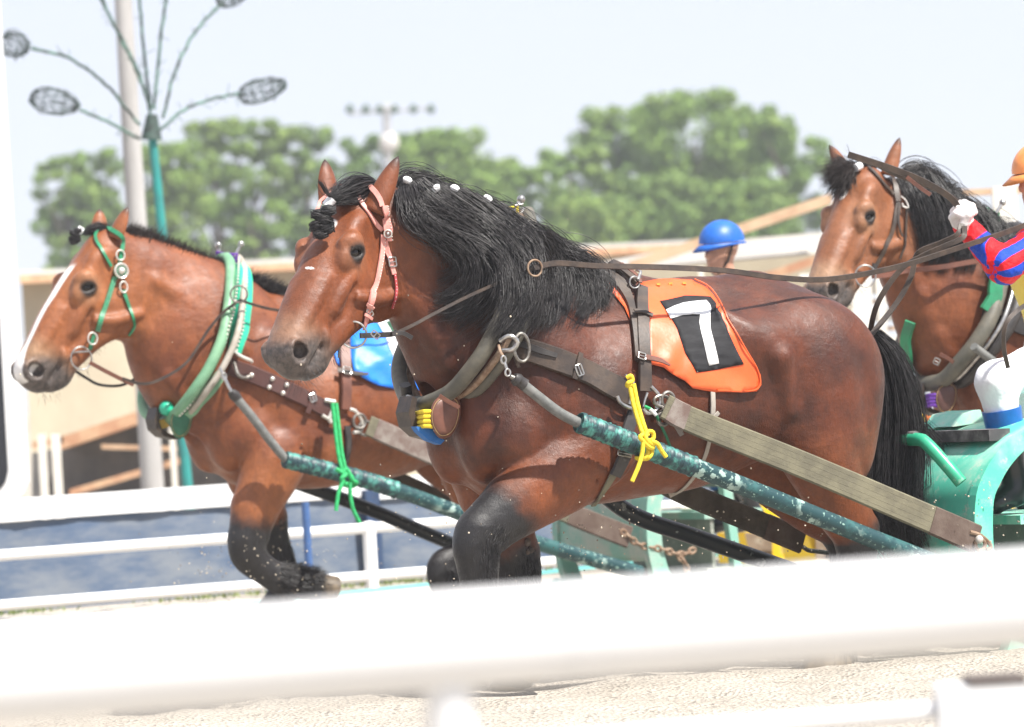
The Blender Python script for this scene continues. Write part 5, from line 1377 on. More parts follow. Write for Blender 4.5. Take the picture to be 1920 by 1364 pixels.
for pts, rt in (([(622, 752), (618, 770), (612, 790), (628, 796)], .009), ([(600, 780), (612, 788), (625, 795)], .009), ([(650, 768), (662, 772), (672, 790), (668, 806), (655, 812)], .009)):
    MB().tube(spline([R2(x, y) for x, y in pts], 12), rt, 8).build('steel_link', M_STUD, h2)
ring(R2(665, 790, .035), F2.v, .034, .007, 'ring', M_STEELD, h2); ring(R2(678, 800, .035), F2.v, .034, .008, 'ring', M_STEELD, h2); MB().tube([R2(604, 752, .03), R2(622, 755, .035)], .010, 8).build('hook', M_STUD, h2)
strap(S2, [(648, 800), (650, 830), (646, 862), (640, 890)], .034, L_BLACK, 'girth', h2, .012, .008)
MB().tube(spline([R2(430, 655, .05), R2(445, 665, .07), R2(458, 672, .07), R2(462, 680, .06)], 10), .008, 8).build('hames_hook', M_STUD, h2)
MB().tube(spline([R2(432, 680, .05), R2(436, 700, .07), R2(448, 708, .07), R2(460, 706, .06)], 10), .009, 8).build('hames_hook', M_STEELD, h2)
# blue cloth with number
M_BLUEN = mat_simple('bright_blue_cloth', (.005, .20, .80), .45, col2=(.005, .16, .68), ns=4, bmp=.004, bs=9)
n2 = thing('number_cloth', 'bright blue number cloth with a white panel on the left horse, half hidden', 'number cloth', tuple(F2.w([-.1, 0, 0])))
wr2 = lambda x, y: .006 * math.sin(x * .09 - y * .12) + .008 * math.exp(-((y - 690 + (x - 690) * .5) / 12.) ** 2)
decal(S2, [(655, 590), (700, 575), (760, 572), (820, 580), (860, 620), (885, 680), (890, 720), (850, 735), (790, 733), (740, 730), (705, 724), (680, 712), (660, 700), (656, 650)], .013, 'cloth', M_BLUEN, n2, 9, .003, 0, wr2)
decal(S2, [(623, 655), (632, 650), (636, 690), (630, 680)], .010, 'front_edge', M_BLUEN, n2, 8, .003)
decal(S2, [(700, 600), (800, 592), (850, 682), (752, 702), (742, 690), (722, 640)], .018, 'number_panel', M_WPRINT, n2, 9, .002, 0, wr2)
decal(S2, [(722, 607), (795, 601), (832, 676), (762, 688), (744, 650), (734, 630)], .021, 'number_edge', mat_simple('dark_green_print', (.02, .10, .05), .5), n2, 9, .0015, 0, wr2)
decal(S2, [(732, 612), (790, 607), (822, 671), (768, 680), (754, 652), (742, 630)], .0235, 'number_field', M_BLKC, n2, 9, .0012, 0, wr2)
decal(S2, [(762, 615), (780, 613), (806, 668), (788, 672)], .026, 'number_one', M_WPRINT, n2, 9, .0012, 0, wr2)
sh2, P = shaft(F2, [(534, 862, .47), (700, 905, .47), (860, 962, .47), (1000, 1016, .47), (1200, 1075, .47)], .037, M_PIPE, 'blue-green shaft along the left horse, green rope tied round it', .34)
ring(at2(420, 706, .40), F2.v, .016, .005, 'clip_ring', M_STEEL, sh2, .7); MB().tube([at2(412, 690, .38), at2(428, 724, .41), at2(434, 735, .42)], .008, 8).build('clip', M_STEEL, sh2)
MB().tube([at2(433, 735, .42), at2(440, 742, .42), at2(447, 750, .42)], [.020, .028, .023], 12).build('hose_clamp', L_BLACK, sh2)
MB().tube(spline([at2(442, 745, .42), at2(475, 785, .44), at2(505, 825, .45), at2(537, 863, .47)], 14), .0215, 12).build('rubber_hose', M_RUBBER, sh2)
shaft(F2, [(555, 905, -.50), (700, 958, -.50), (835, 1015, -.50), (1000, 1080, -.50)], .035, M_PIPEK, 'black far shaft of the left horse, above the white railing')
gr = thing('rope', 'green rope tying the shaft to the harness of the left horse', 'rope', tuple(at2(640, 850, .5) * [1, 1, 0]))
for dx in (0, 7): rope(F2, [(623 + dx, 756, .46), (628 + dx, 800, .48), (634 + dx, 850, .50), (641 + dx, 882, .52)], .010, M_GROPE, 'cord', gr)
rope(F2, [(630, 880, .54), (645, 888, .55), (658, 892, .55), (660, 904, .55), (648, 908, .55), (640, 898, .56), (650, 890, .56)], .011, M_GROPE, 'knot', gr)
rope(F2, [(642, 890, .55), (650, 880, .55), (660, 900, .56), (668, 905, .55), (660, 912, .5), (640, 905, .44), (650, 880, .42)], .011, M_GROPE, 'loop', gr)
rope(F2, [(645, 900, .56), (636, 920, .56), (632, 940, .56), (630, 958, .56)], .010, M_GROPE, 'tail_end', gr)
rope(F2, [(656, 905, .56), (657, 930, .56), (662, 955, .56), (674, 980, .56)], .010, M_GROPE, 'tail_end', gr)
trace(F2, [(690, 798, .40), (780, 838, .41), (900, 890, .42), (1060, 960, .43), (1180, 1008, .43)], (.100, .108), 'flat webbing trace of the left horse, ending in a brown patch and chain', .38, .24)
trace(F2, [(640, 850, -.40), (700, 880, -.40), (800, 925, -.40), (900, 970, -.40)], (.09, .09), 'dark far-side trace under the belly of the left horse', 0, 0, M_WEBD)
def chain(F, pts, label, r=.022, rt=.007, step=.034):
    P = spline([F.w(F.hp(*p)) for p in pts], 100); L = np.concatenate([[0], np.cumsum(np.linalg.norm(np.diff(P, axis=0), axis=1))])
    t = thing('chain', label, 'chain', (P[0][0], P[0][1], 0)); i = 0
    for q in np.arange(0, L[-1], step):
        c = np.array([np.interp(q, L, P[:, k]) for k in range(3)]); T = np.array([np.interp(q + .01, L, P[:, k]) for k in range(3)]) - c; T /= np.linalg.norm(T) + 1e-9
        n_ = F.v if i % 2 == 0 else np.cross(T, F.v); ring(c, n_, r, rt, 'link', M_RUSTY, t, .6, T, 14); i += 1
chain(F2, [(1170, 1000, .44), (1200, 1022, .44), (1240, 1030, .46), (1275, 1040, .46), (1300, 1032, .46)], 'rusty chain hanging from the trace end at the pale green sled')
chain(F2, [(1275, 1045, .46), (1285, 1060, .46), (1290, 1085, .46)], 'short rusty chain hanging straight down at the pale green sled')
# ================= right horse =================
at3 = lambda x, y, l: F3.w(F3.hp(x, y, l))
b3 = thing('bridle', 'plain dark leather bridle on the right-hand horse', 'bridle', tuple(F3.w([1.3, 0, 0])))
strap(S3, [(1628, 316, .02), (1640, 328), (1658, 350), (1675, 366)], .016, L_DARK, 'browband', b3, .008)
strap(S3, [(1668, 330), (1676, 345), (1681, 365), (1684, 380)], .026, L_DARK, 'crownpiece', b3, .012)
strap(S3, [(1684, 380), (1676, 415), (1665, 450), (1650, 480), (1636, 505)], .022, L_DARK, 'cheekpiece', b3, .008); strap(S3, [(1636, 495), (1633, 508)], .03, L_BLACK, 'keeper', b3, .016)
strap(S3, [(1686, 385), (1682, 410), (1684, 430), (1690, 445)], [.016, .014, .012, .008], L_DARK, 'loose_end', b3, .012)
MB().tube(spline([S3.pt(1688, 372, .02)[0], S3.pt(1696, 380, .025)[0], S3.pt(1700, 392, .025)[0], S3.pt(1692, 390, .02)[0], S3.pt(1690, 384, .02)[0]], 12), .004, 8).build('buckle', M_STUD, b3)
strap(S3, [(1699, 392), (1698, 420), (1696, 450), (1688, 485)], .010, L_DARK, 'throatlatch', b3, .008)
bc = hpt(H3, F3, 1622, 518, .085); ring(bc + [0, -.015, 0], F3.v + np.array([-.3, 0, 0]), .048, .0042, 'bit_ring', M_STEEL, b3)
r3 = thing('reins', 'brown reins of the right-hand horse passing behind the driver\'s glove', 'reins', tuple(F3.w([1., .2, 0])))
free_strap([hpt(H3, F3, 1634, 518, .1), hpt(H3, F3, 1665, 516, .11), hpt(H3, F3, 1700, 508, .12), at3(1760, 502, .22), at3(1820, 492, .26), at3(1900, 480, .34)], .024, L_BROWN, 'rein', r3, .006)
c3, A3 = collar(F3, [(1868, 432, .03), (1876, 450, .12), (1878, 520, .25), (1860, 590, .31), (1832, 640, .30), (1803, 676, .25), (1770, 712, .16), (1738, 720, .05), (1730, 720, .01)], 'collar',
    'dark collar with green bands on the right-hand horse', (L_OLIVE, M_STEEL, L_BLACK), .036, .010, .036, (-.055, .030), (-.12, .0), tuple(F3.w([.8, 0, 0])),
    [((1840, 402, -.06), (1834, 382, -.06)), ((1868, 400, .05), (1880, 380, .05))], ((1845, 396, -.05), (1874, 408, .05), mat_simple('green_wrap', (.02, .22, .10), .6)))
strap(S3, [(1862, 520), (1852, 560), (1838, 585)], .07, L_GREEN, 'green_band', c3, .07, .02)
pouch(F3, S3, 1765, 745, 1, 1, .10, L_MAR, c3, .72, True, None, M_PURPLE)
free_strap([at3(1762, 664, .22), at3(1780, 674, .24), at3(1800, 690, .24)], .018, L_BROWN, 'pouch_strap', c3, .005); buckle(Surf(BV3, F3), 1768, 664, -20, .026, .030, c3, .09, l=.2)
strap(S3, [(1712, 600, -.1), (1706, 630, -.12), (1712, 665, -.1), (1712, 690, -.1)], .05, L_GREEN, 'far_pad', c3, .03, .02, l=-.12)
h3 = thing('harness', 'black leather harness on the shoulder of the right-hand horse', 'harness', tuple(F3.w([.2, 0, 0])))
strap(S3, [(1840, 585), (1880, 598), (1940, 622), (2000, 645)], .080, L_BLACK, 'trace_strap', h3, .014, .010)
strap(S3, [(1845, 575), (1870, 590), (1880, 602)], .026, L_DARK, 'hames_tug', h3, .04, .008)
ring(S3.pt(1830, 612, .07)[0], F3.v, .018, .005, 'ring', M_STEEL, h3, .7); ring(S3.pt(1826, 632, .07)[0], F3.v, .022, .005, 'clip', M_STEEL, h3, .5)
MB().tube(spline([at3(1826, 650, .42), at3(1832, 655, .42), at3(1880, 690, .44), at3(1960, 740, .46)], 12), .019, 12).build('rubber_hose', M_RUBBER, h3)
shaft(F3, [(1950, 735, .47), (2100, 800, .47), (2400, 920, .47)], .036, M_PIPE, 'shaft of the right-hand horse at the right edge')
# ------------------------------------------------------------------ manes and tails lie over the collars
def merged(objs):
    V = []; F = []; n = 0
    for o in objs:
        me = o.data; v = np.empty(len(me.vertices) * 3); me.vertices.foreach_get('co', v); v = v.reshape(-1, 3); V += [tuple(p) for p in v]
        F += [tuple(i + n for i in p.vertices) for p in me.polygons]; n += len(v)
        if o.type == 'MESH' and False: pass
    return V, F
def surf_with(root, things, F):
    objs = [c for c in root.children if c.name.startswith('body')]
    for t in things: objs += [c for c in t.children if c.type == 'MESH' and c.name.split('.')[0] in ('inner_pad', 'hames', 'outer_pad')]
    V, Fc = merged(objs); return Surf(BVHTree.FromPolygons(V, Fc), F)
S7c = surf_with(root7, [c7], F7); S3c = surf_with(root3, [c3], F3)
# ---- mane, forelock, tail of the nearest horse
g7 = [[(754, 360), (758, 385), (772, 408), (800, 432), (840, 445), (868, 462)],
      [(764, 352), (770, 395), (790, 432), (850, 458), (880, 500), (868, 548), (812, 572)],
      [(772, 348), (792, 392), (830, 425), (895, 455), (935, 500), (925, 565), (850, 610)],
      [(770, 346), (800, 385), (860, 415), (920, 450), (955, 505), (945, 570), (895, 615)],
      [(800, 350), (840, 385), (900, 420), (955, 470), (975, 530), (968, 590), (930, 640)],
      [(835, 358), (880, 395), (935, 430), (980, 485), (992, 545), (982, 592), (952, 624)],
      [(870, 368), (915, 400), (965, 445), (1000, 500), (1005, 560), (990, 600), (972, 630)],
      [(905, 383), (945, 412), (990, 455), (1015, 510), (1015, 560), (1000, 600), (988, 620)],
      [(950, 408), (985, 430), (1025, 465), (1048, 515), (1052, 555), (1040, 585), (1020, 600)],
      [(990, 436), (1030, 455), (1070, 490), (1092, 525), (1095, 560), (1080, 590), (1062, 600)],
      [(1025, 455), (1065, 475), (1105, 505), (1125, 535), (1128, 560), (1120, 580), (1105, 590)],
      [(1055, 472), (1085, 482), (1110, 500), (1130, 515), (1142, 530), (1148, 545), (1150, 560)]]
A_, ra = locks(S7c, g7, 190, 26, None, r=.0013, lift=(.010, .070), wave=.034, clump=.85, width=.042, seed=4, tipspread=1.5)
B_, rb = locks(S7c, g7, 110, 12, None, r=.0011, lift=(.02, .10), wave=.050, clump=.4, width=.050, seed=9, tipspread=3.4)
g7t = [[(742, 352), (760, 342), (785, 345), (805, 352)], [(760, 350), (770, 336), (805, 346), (850, 362)], [(790, 352), (830, 352), (870, 368), (915, 388)],
       [(860, 374), (895, 386), (935, 410), (985, 435)], [(930, 414), (975, 432), (1010, 446), (1050, 470)], [(1000, 445), (1040, 462), (1080, 478), (1120, 500)]]
C_, rc = locks(S7c, g7t, 46, 24, None, r=.0013, lift=(.0, .03), wave=.008, clump=.5, width=.045, seed=5, lfb=-.02)
hair_part('mane', A_, ra, M_HAIR, root7); hair_part('mane_wisps', B_, rb, M_HAIR2, root7)
hair_part('mane_crest', C_, rc, M_HAIR, root7)
M_FELT = hair_mat('dense_hair', (.010, .0095, .0105), (.016, .015, .016), .6)
decal(S7c, [(748, 352), (772, 347), (850, 368), (920, 392), (1000, 446), (1080, 480), (1115, 505), (1065, 530), (1040, 535), (1000, 545), (965, 545), (935, 515), (900, 475), (830, 440), (775, 400), (760, 380)], .006, 'mane_base', M_FELT, root7, 9, .004)
# forelock gathered into a plaited bun
def tuft(surf_pts, n, r, spread, seed, m_=12, fly=.006, mat=None, name='forelock', parent=None):
    rs = np.random.RandomState(seed); P = spline(np.array(surf_pts, float), m_); T = np.linspace(0, 1, m_); S = []
    for i in range(n):
        o = rs.randn(3) * spread; S.append(P + o * (np.sin(PI * np.clip(T * .8 + .12, 0, 1)))[:, None] + rs.randn(3) * fly * (T ** 2)[:, None])
    return hair_part(name, S, r * rs.uniform(.6, 1.4, n), mat or M_HAIR, parent)
def PX(F, x, y, l, F_=None): return F.w(F.hp(x, y, l))
f7 = [hpt(H7, F7, 700, 345, .01), hpt(H7, F7, 670, 350, .02), hpt(H7, F7, 640, 362, .02), hpt(H7, F7, 618, 380, .02)]
f7 = [p + np.array([0, -.03, .0]) for p in f7]
tuft(f7, 420, .0014, .020, 3, parent=root7)
tuft([f7[0] + [0, -.02, 0], f7[1] + [0, -.03, -.03], f7[2] + [0, -.03, -.02], f7[3]], 220, .0013, .016, 6, parent=root7)
MB().tube([f7[3] + [.012, 0, .012], f7[3] + [-.012, -.002, -.014]], .019, 16).build('hair_tape', M_TAPE, root7)
def plait(cen, parent, k=1.0, seed=2):
    rs = np.random.RandomState(seed); S = []
    mb = MB()
    for j in range(7):
        a = j * 1.0; c = cen + np.array([.016 * math.cos(a * 2.4) * k - .004 * j * .3, -.012, (.030 - .011 * j) * k])
        mb.ball(c, (.022 * k, .020 * k, .017 * k), 12, 8)
        for i in range(26):
            t = np.linspace(0, PI * 1.1, 9); ph = rs.uniform(-.5, .5); R0 = .0235 * k
            d = rs.uniform(-1, 1)
            S.append(c + np.stack([R0 * np.cos(t + ph), -R0 * .9 * np.sin(t) * math.cos(d * .8) - .001, R0 * .75 * (d * .8 + .25 * np.cos(t * 2 + j))], 1) * 1.0)
    mb.build('plait', M_FELT, parent); hair_part('plait_hair', S, np.full(len(S), .0014 * k), M_HAIR, parent)
plait(hpt(H7, F7, 607, 415, .03) + [0, -.035, 0], root7, 1.25)
def px_tuft(surf, root_px, tip_px, n, F, l=.0, off=.03, seed=1, curl=0):
    pass
tuft([f7[3] + [.01, -.02, .02], hpt(H7, F7, 612, 360, .02) + [0, -.05, 0], hpt(H7, F7, 604, 346, .02) + [0, -.05, 0], hpt(H7, F7, 600, 340, .02) + [0, -.05, 0]], 40, .0012, .004, 8, parent=root7)
# white tapes along the crest
for x, y, a in ((754, 360, -20), (806, 372, 35), (839, 374, -15), (897, 393, -25)):
    p, n = S7.pt(x, y, .055, .0); q = W(x + 7 * math.cos(R(a)), y - 7 * math.sin(R(a)), 1) - CAM; d = np.array([math.cos(R(a)), -.2, -math.sin(R(a)) * -1]); 
    d = AX_R * math.cos(R(a)) + AX_U * math.sin(R(a))
    MB().tube(spline([p - d * .015 - AX_U * .003, p + AX_U * .002, p + d * .015 - AX_U * .003], 7), [.009, .0125, .0135, .0138, .0135, .0125, .009], 14).build('hair_tape', M_TAPE, root7)
# tail
def tail(F, path, n_, seed, width, parent, name='tail'):
    rs = np.random.RandomState(seed); S = []; m_ = 20; T = np.linspace(0, 1, m_)
    for i in range(n_):
        L = rs.uniform(.55, 1.0) if rs.rand() < .5 else rs.uniform(.85, 1.02); c = spline(np.array([F.hp(x, y, l) for x, y, l in path]), 40)
        tt = T * L * 39; Pp = np.stack([np.interp(tt, np.arange(40), c[:, k]) for k in range(3)], 1)
        a = rs.randn(3) * [1, .8, .2]; env = width * np.sin(PI * np.clip(.10 + T * L * .62, 0, 1)) ** .8
        lock = rs.randint(0, 40); ls = np.random.RandomState(lock + 100)
        la = ls.randn(3) * [1, .8, .1]; ph = ls.uniform(0, 6); fr = ls.uniform(6, 12)
        Pp = Pp + (la * .42 + a * .16) * env[:, None] + np.array([1, 0, 0]) * (.012 * np.sin(fr * T + ph) * T)[:, None] + np.array([0, 1, 0]) * (.012 * np.cos(fr * T + ph) * T)[:, None] + rs.randn(3) * .018 * (T ** 2.5)[:, None]
        S.append(F.w(Pp))
    return hair_part(name, S, np.full(len(S), .00135) * rs.uniform(.6, 1.4, len(S)), M_HAIR, parent)
tail(F7, [(1622, 622, 0), (1652, 670, 0), (1672, 760, 0), (1672, 850, 0), (1668, 940, 0), (1680, 1010, 0), (1710, 1060, 0)], 3000, 3, .150, root7)
tail(F7, [(1650, 690, 0), (1685, 760, 0), (1722, 800, -.02), (1752, 850, -.02), (1755, 905, 0)], 110, 8, .06, root7, 'tail_wisps')
tail(F7, [(1650, 900, 0), (1672, 960, 0), (1690, 1000, 0), (1715, 1012, 0), (1722, 1000, 0)], 60, 9, .05, root7, 'tail_wisps')
# feather on the legs
def feather(P, F, leg, i0, i1, n, L, seed, root, back=-1, mat=None, r=.0013, droop=.7, lift=.45):
    rs = np.random.RandomState(seed); pts = np.array([np.asarray(p, float) for p in P['legs'][leg][0]]); rad = P['legs'][leg][1]; S = []; m_ = 9; T = np.linspace(0, 1, m_)
    for i in range(n):
        u = rs.uniform(i0, i1); k = int(u); f = u - k; k2 = min(k + 1, len(pts) - 1)
        c = pts[k] * (1 - f) + pts[k2] * f; r0 = rad[k] * (1 - f) + rad[k2] * f; ax = pts[k2] - pts[k]; ax /= np.linalg.norm(ax) + 1e-9
        e = rs.randn(3) + np.array([back * .8, 0, 0]); e -= ax * (e @ ax); e /= np.linalg.norm(e)
        ln = L * rs.uniform(.5, 1.1)
        S.append(F.w(c + e * r0 * .93 + (e * lift)[None, :] * (ln * T)[:, None] * (1 - .4 * T[:, None]) + ax[None, :] * (ln * T * .9)[:, None] - np.array([0, 0, 1]) * (ln * droop * T ** 2)[:, None] + rs.randn(3) * .006 * T[:, None]))
    hair_part('feather', S, np.full(n, r) * rs.uniform(.6, 1.3, n), mat or M_HAIR, root)
feather(P7, F7, 0, 2.6, 7.2, 6500, .034, 1, root7, back=-.1, r=.0009, droop=.3, lift=.16); feather(P7, F7, 0, 4.6, 7.2, 900, .05, 21, root7)
feather(P7, F7, 1, 1.9, 4.8, 3500, .036, 2, root7, back=-.1, r=.0010, droop=.3, lift=.2)
feather(P7, F7, 2, 3.2, 5.6, 1000, .06, 3, root7)
feather(P7, F7, 3, 3.2, 5.6, 600, .06, 4, root7)
feather(P2, F2, 0, 5.2, 7.3, 2600, .085, 5, root2, back=.2, droop=-.1)
feather(P2, F2, 1, 3.2, 5.6, 600, .05, 6, root2)
feather(P2, F2, 2, 3.6, 5.6, 500, .05, 7, root2)
feather(P3, F3, 0, 4.2, 7.2, 500, .06, 8, root3)
# ---- short standing mane of the left horse
def brush(surf, F, line, n, L, seed, mat, root, lean=(.35, .0, 1.0), wd=.022, name='mane', r=.0016, l=0.):
    rs = np.random.RandomState(seed); Q = spline(np.array([q[:2] for q in line], float), 60); S = []; m_ = 6; T = np.linspace(0, 1, m_)
    for i in range(n):
        u = rs.uniform(0, 58.9); k = int(u); x, y = Q[k] + (Q[k + 1] - Q[k]) * (u - k)
        p = F.w(F.hp(x, y + 9, l)) + F.v * rs.randn() * wd + np.array([0, 0, -.01])
        d = F.w(np.array(lean)) - F.o; d = d / np.linalg.norm(d) + rs.randn(3) * .16
        S.append(p[None, :] + d[None, :] * (L * rs.uniform(.6, 1.1) * T)[:, None] + rs.randn(3) * .006 * (T ** 2)[:, None])
    hair_part(name, S, np.full(n, r) * rs.uniform(.6, 1.3, n), mat, root)
brush(S2, F2, [(228, 436), (262, 443), (300, 458), (350, 478), (408, 500), (425, 508)], 4200, .075, 3, M_HAIRB, root2, lean=(-.5, .25, 1))
brush(S2, F2, [(425, 512), (470, 522), (520, 542), (570, 552)], 2200, .075, 4, M_HAIR, root2, lean=(-1.0, .5, .7))
f2 = [hpt(H2, F2, 206, 432, .0), hpt(H2, F2, 180, 430, .0), hpt(H2, F2, 158, 438, .0)]
tuft(f2, 260, .0016, .014, 4, parent=root2, name='forelock')
plait(hpt(H2, F2, 143, 443, .0) + [0, -.02, .0], root2, .8, 5)
MB().tube([hpt(H2, F2, 150, 442, 0) + [-.016, -.02, .022], hpt(H2, F2, 153, 444, 0) + [-.002, -.02, .012]], .030, 16).build('hair_tape', M_TAPE, root2)
# ---- the right-hand horse: fluffy forelock, thick mane
def puff(F, H, cx, cy, ang, L, n, seed, mat, root):
    rs = np.random.RandomState(seed); m_ = 9; T = np.linspace(0, 1, m_); S = []
    b = hpt(H, F, cx, cy, -.005)
    for i in range(n):
        a = R(ang) + rs.randn() * .50; el = rs.randn() * .5
        d = AX_R * math.cos(a) * math.cos(el) + AX_U * math.sin(a) * math.cos(el) - AX_F * math.sin(abs(el))
        ln = L * rs.uniform(.55, 1.05)
        S.append(b + rs.randn(3) * .008 + d[None, :] * (ln * T)[:, None] - AX_U * (.035 * T ** 2)[:, None] + rs.randn(3) * .008 * (T ** 2)[:, None])
    hair_part('forelock', S, np.full(n, .0015) * rs.uniform(.6, 1.3, n), mat, root)
puff(F3, H3, 1600, 314, 197, .155, 1900, 3, M_HAIRB, root3)
tuft([hpt(H3, F3, 1650, 308, 0), hpt(H3, F3, 1625, 308, 0), hpt(H3, F3, 1600, 312, 0)], 160, .0015, .012, 7, parent=root3)
MB().tube([hpt(H3, F3, 1612, 312, 0) + [0, -.03, 0], hpt(H3, F3, 1603, 316, 0) + [0, -.03, 0]], .018, 14).build('hair_tape', M_TAPE, root3)
g3 = [[(1688, 332), (1700, 370), (1712, 410), (1720, 450), (1722, 480)], [(1700, 328), (1725, 370), (1742, 420), (1748, 460), (1740, 500)],
      [(1730, 330), (1755, 375), (1775, 425), (1778, 470), (1765, 510)], [(1760, 350), (1790, 395), (1812, 440), (1818, 480), (1805, 515)],
      [(1800, 378), (1830, 415), (1850, 450), (1855, 490), (1845, 520)], [(1840, 402), (1865, 430), (1885, 460), (1892, 500), (1885, 530)], [(1880, 425), (1910, 450), (1930, 480), (1940, 510), (1935, 540)]]
A_, ra = locks(S3c, g3, 90, 24, None, r=.0015, lift=(.010, .04), wave=.010, clump=.6, width=.055, seed=14)
hair_part('mane', A_, ra, M_HAIR, root3)
g3t = [[(1690, 325), (1715, 318), (1742, 326), (1760, 345)], [(1730, 326), (1765, 345), (1795, 372), (1820, 390)], [(1790, 368), (1830, 393), (1870, 415), (1900, 435)]]
C_, rc = locks(S3c, g3t, 30, 24, None, r=.0015, lift=(0, .02), wave=.006, clump=.4, width=.05, seed=15, lfb=-.02)
hair_part('mane_crest', C_, rc, M_HAIR, root3)
decal(S3, [(1690, 332), (1740, 335), (1800, 378), (1880, 425), (1920, 450), (1915, 500), (1850, 490), (1790, 480), (1735, 450), (1705, 390)], .006, 'mane_base', M_FELT, root3, 9, .004)
def face_hair(F, H, g, ex, root, seed):
    rs = np.random.RandomState(seed); S = []; m_ = 6; T = np.linspace(0, 1, m_)
    for s in (1, -1):
        for i in range(26):
            u = rs.uniform(-.03, .035); b = H.p(*(np.array((.262 + ex + u * .76 - .020, s * .128, -.055 + u * .64 + .018)) * g)); d = H.M @ np.array([.1, s * .9, .1]); S.append(F.w(b + d[None, :] * (.022 * T)[:, None] - np.array([0, 0, 1]) * (.012 * T ** 2)[:, None] + rs.randn(3) * .003 * T[:, None]))
        for i in range(46):
            b = H.p(*(np.array((rs.uniform(.60, .735), s * rs.uniform(.015, .055), rs.uniform(-.235, -.15))) * g)); d = H.M @ np.array([rs.uniform(.1, .7), s * .6, -.6]); S.append(F.w(b + d[None, :] * (rs.uniform(.02, .05) * T)[:, None] - np.array([0, 0, 1]) * (.01 * T ** 2)[:, None]))
        for i in range(60):
            b = H.p(*(np.array((rs.uniform(.25, .55), s * rs.uniform(0, .05), rs.uniform(-.30, -.24))) * g)); d = H.M @ np.array([.3, s * .2, -.9]); S.append(F.w(b + d[None, :] * (rs.uniform(.02, .04) * T)[:, None]))
    tag(hair_part('whiskers', S, np.full(len(S), .0006), M_HAIR, root), kind='stuff')
face_hair(F7, H7, 1.03, -.025, root7, 1); face_hair(F2, H2, 1.12, 0, root2, 2); face_hair(F3, H3, .96, 0, root3, 3)

def callus(surf, F, px, py, l, root, r):
    p, n = surf.pt(px, py, -.004, l); mb = MB(); rs = np.random.RandomState(4)
    for i in range(9): mb.ball(p + rs.randn(3) * r * .35 + np.array([0, 0, rs.uniform(-1, 1) * r * .9]), (r * .45, r * .40, r * .5), 8, 5)
    mb.build('chestnut_callus', M_CHEST, root)
callus(S7, F7, 990, 1026, -.18, root7, .026); callus(S2, F2, 527, 985, -.18, root2, .022)
# ------------------------------------------------------------------ sleds
def paint(name, c, fade, chip, rough=.45):
    m, nt, b = nodes(name)
    n1 = ramp(nt, noise(nt, 4, 5, .6), .42, .72); n2 = ramp(nt, noise(nt, 11, 6, .78), .53, .66); n3 = ramp(nt, noise(nt, 30, 5, .8), .63, .67)
    c1 = mix(nt, n1, c, fade); c2 = mix(nt, n2, c1, tuple(.5 * a + .5 * q for a, q in zip(fade, (.5, .48, .42)))); nt.links.new(mix(nt, n3, c2, chip), b.inputs['Base Color'])
    b.inputs['Roughness'].default_value = rough; return m
P_TEAL = paint('faded_turquoise_paint', (.09, .52, .38), (.42, .66, .54), (.36, .33, .29))
P_GREEN = paint('green_pipe_paint', (.015, .30, .16), (.04, .38, .22), (.20, .20, .17), .35)
P_PALE = paint('pale_green_paint', (.20, .42, .34), (.42, .46, .40), (.30, .28, .24), .6)
P_YELL = paint('yellow_paint', (.80, .56, .01), (.82, .60, .05), (.45, .30, .06))
P_GREY = paint('grey_green_metal', (.16, .19, .16), (.23, .25, .21), (.12, .12, .10), .6)
P_BROWN = paint('brown_box_metal', (.20, .15, .11), (.28, .22, .17), (.10, .08, .07), .7)
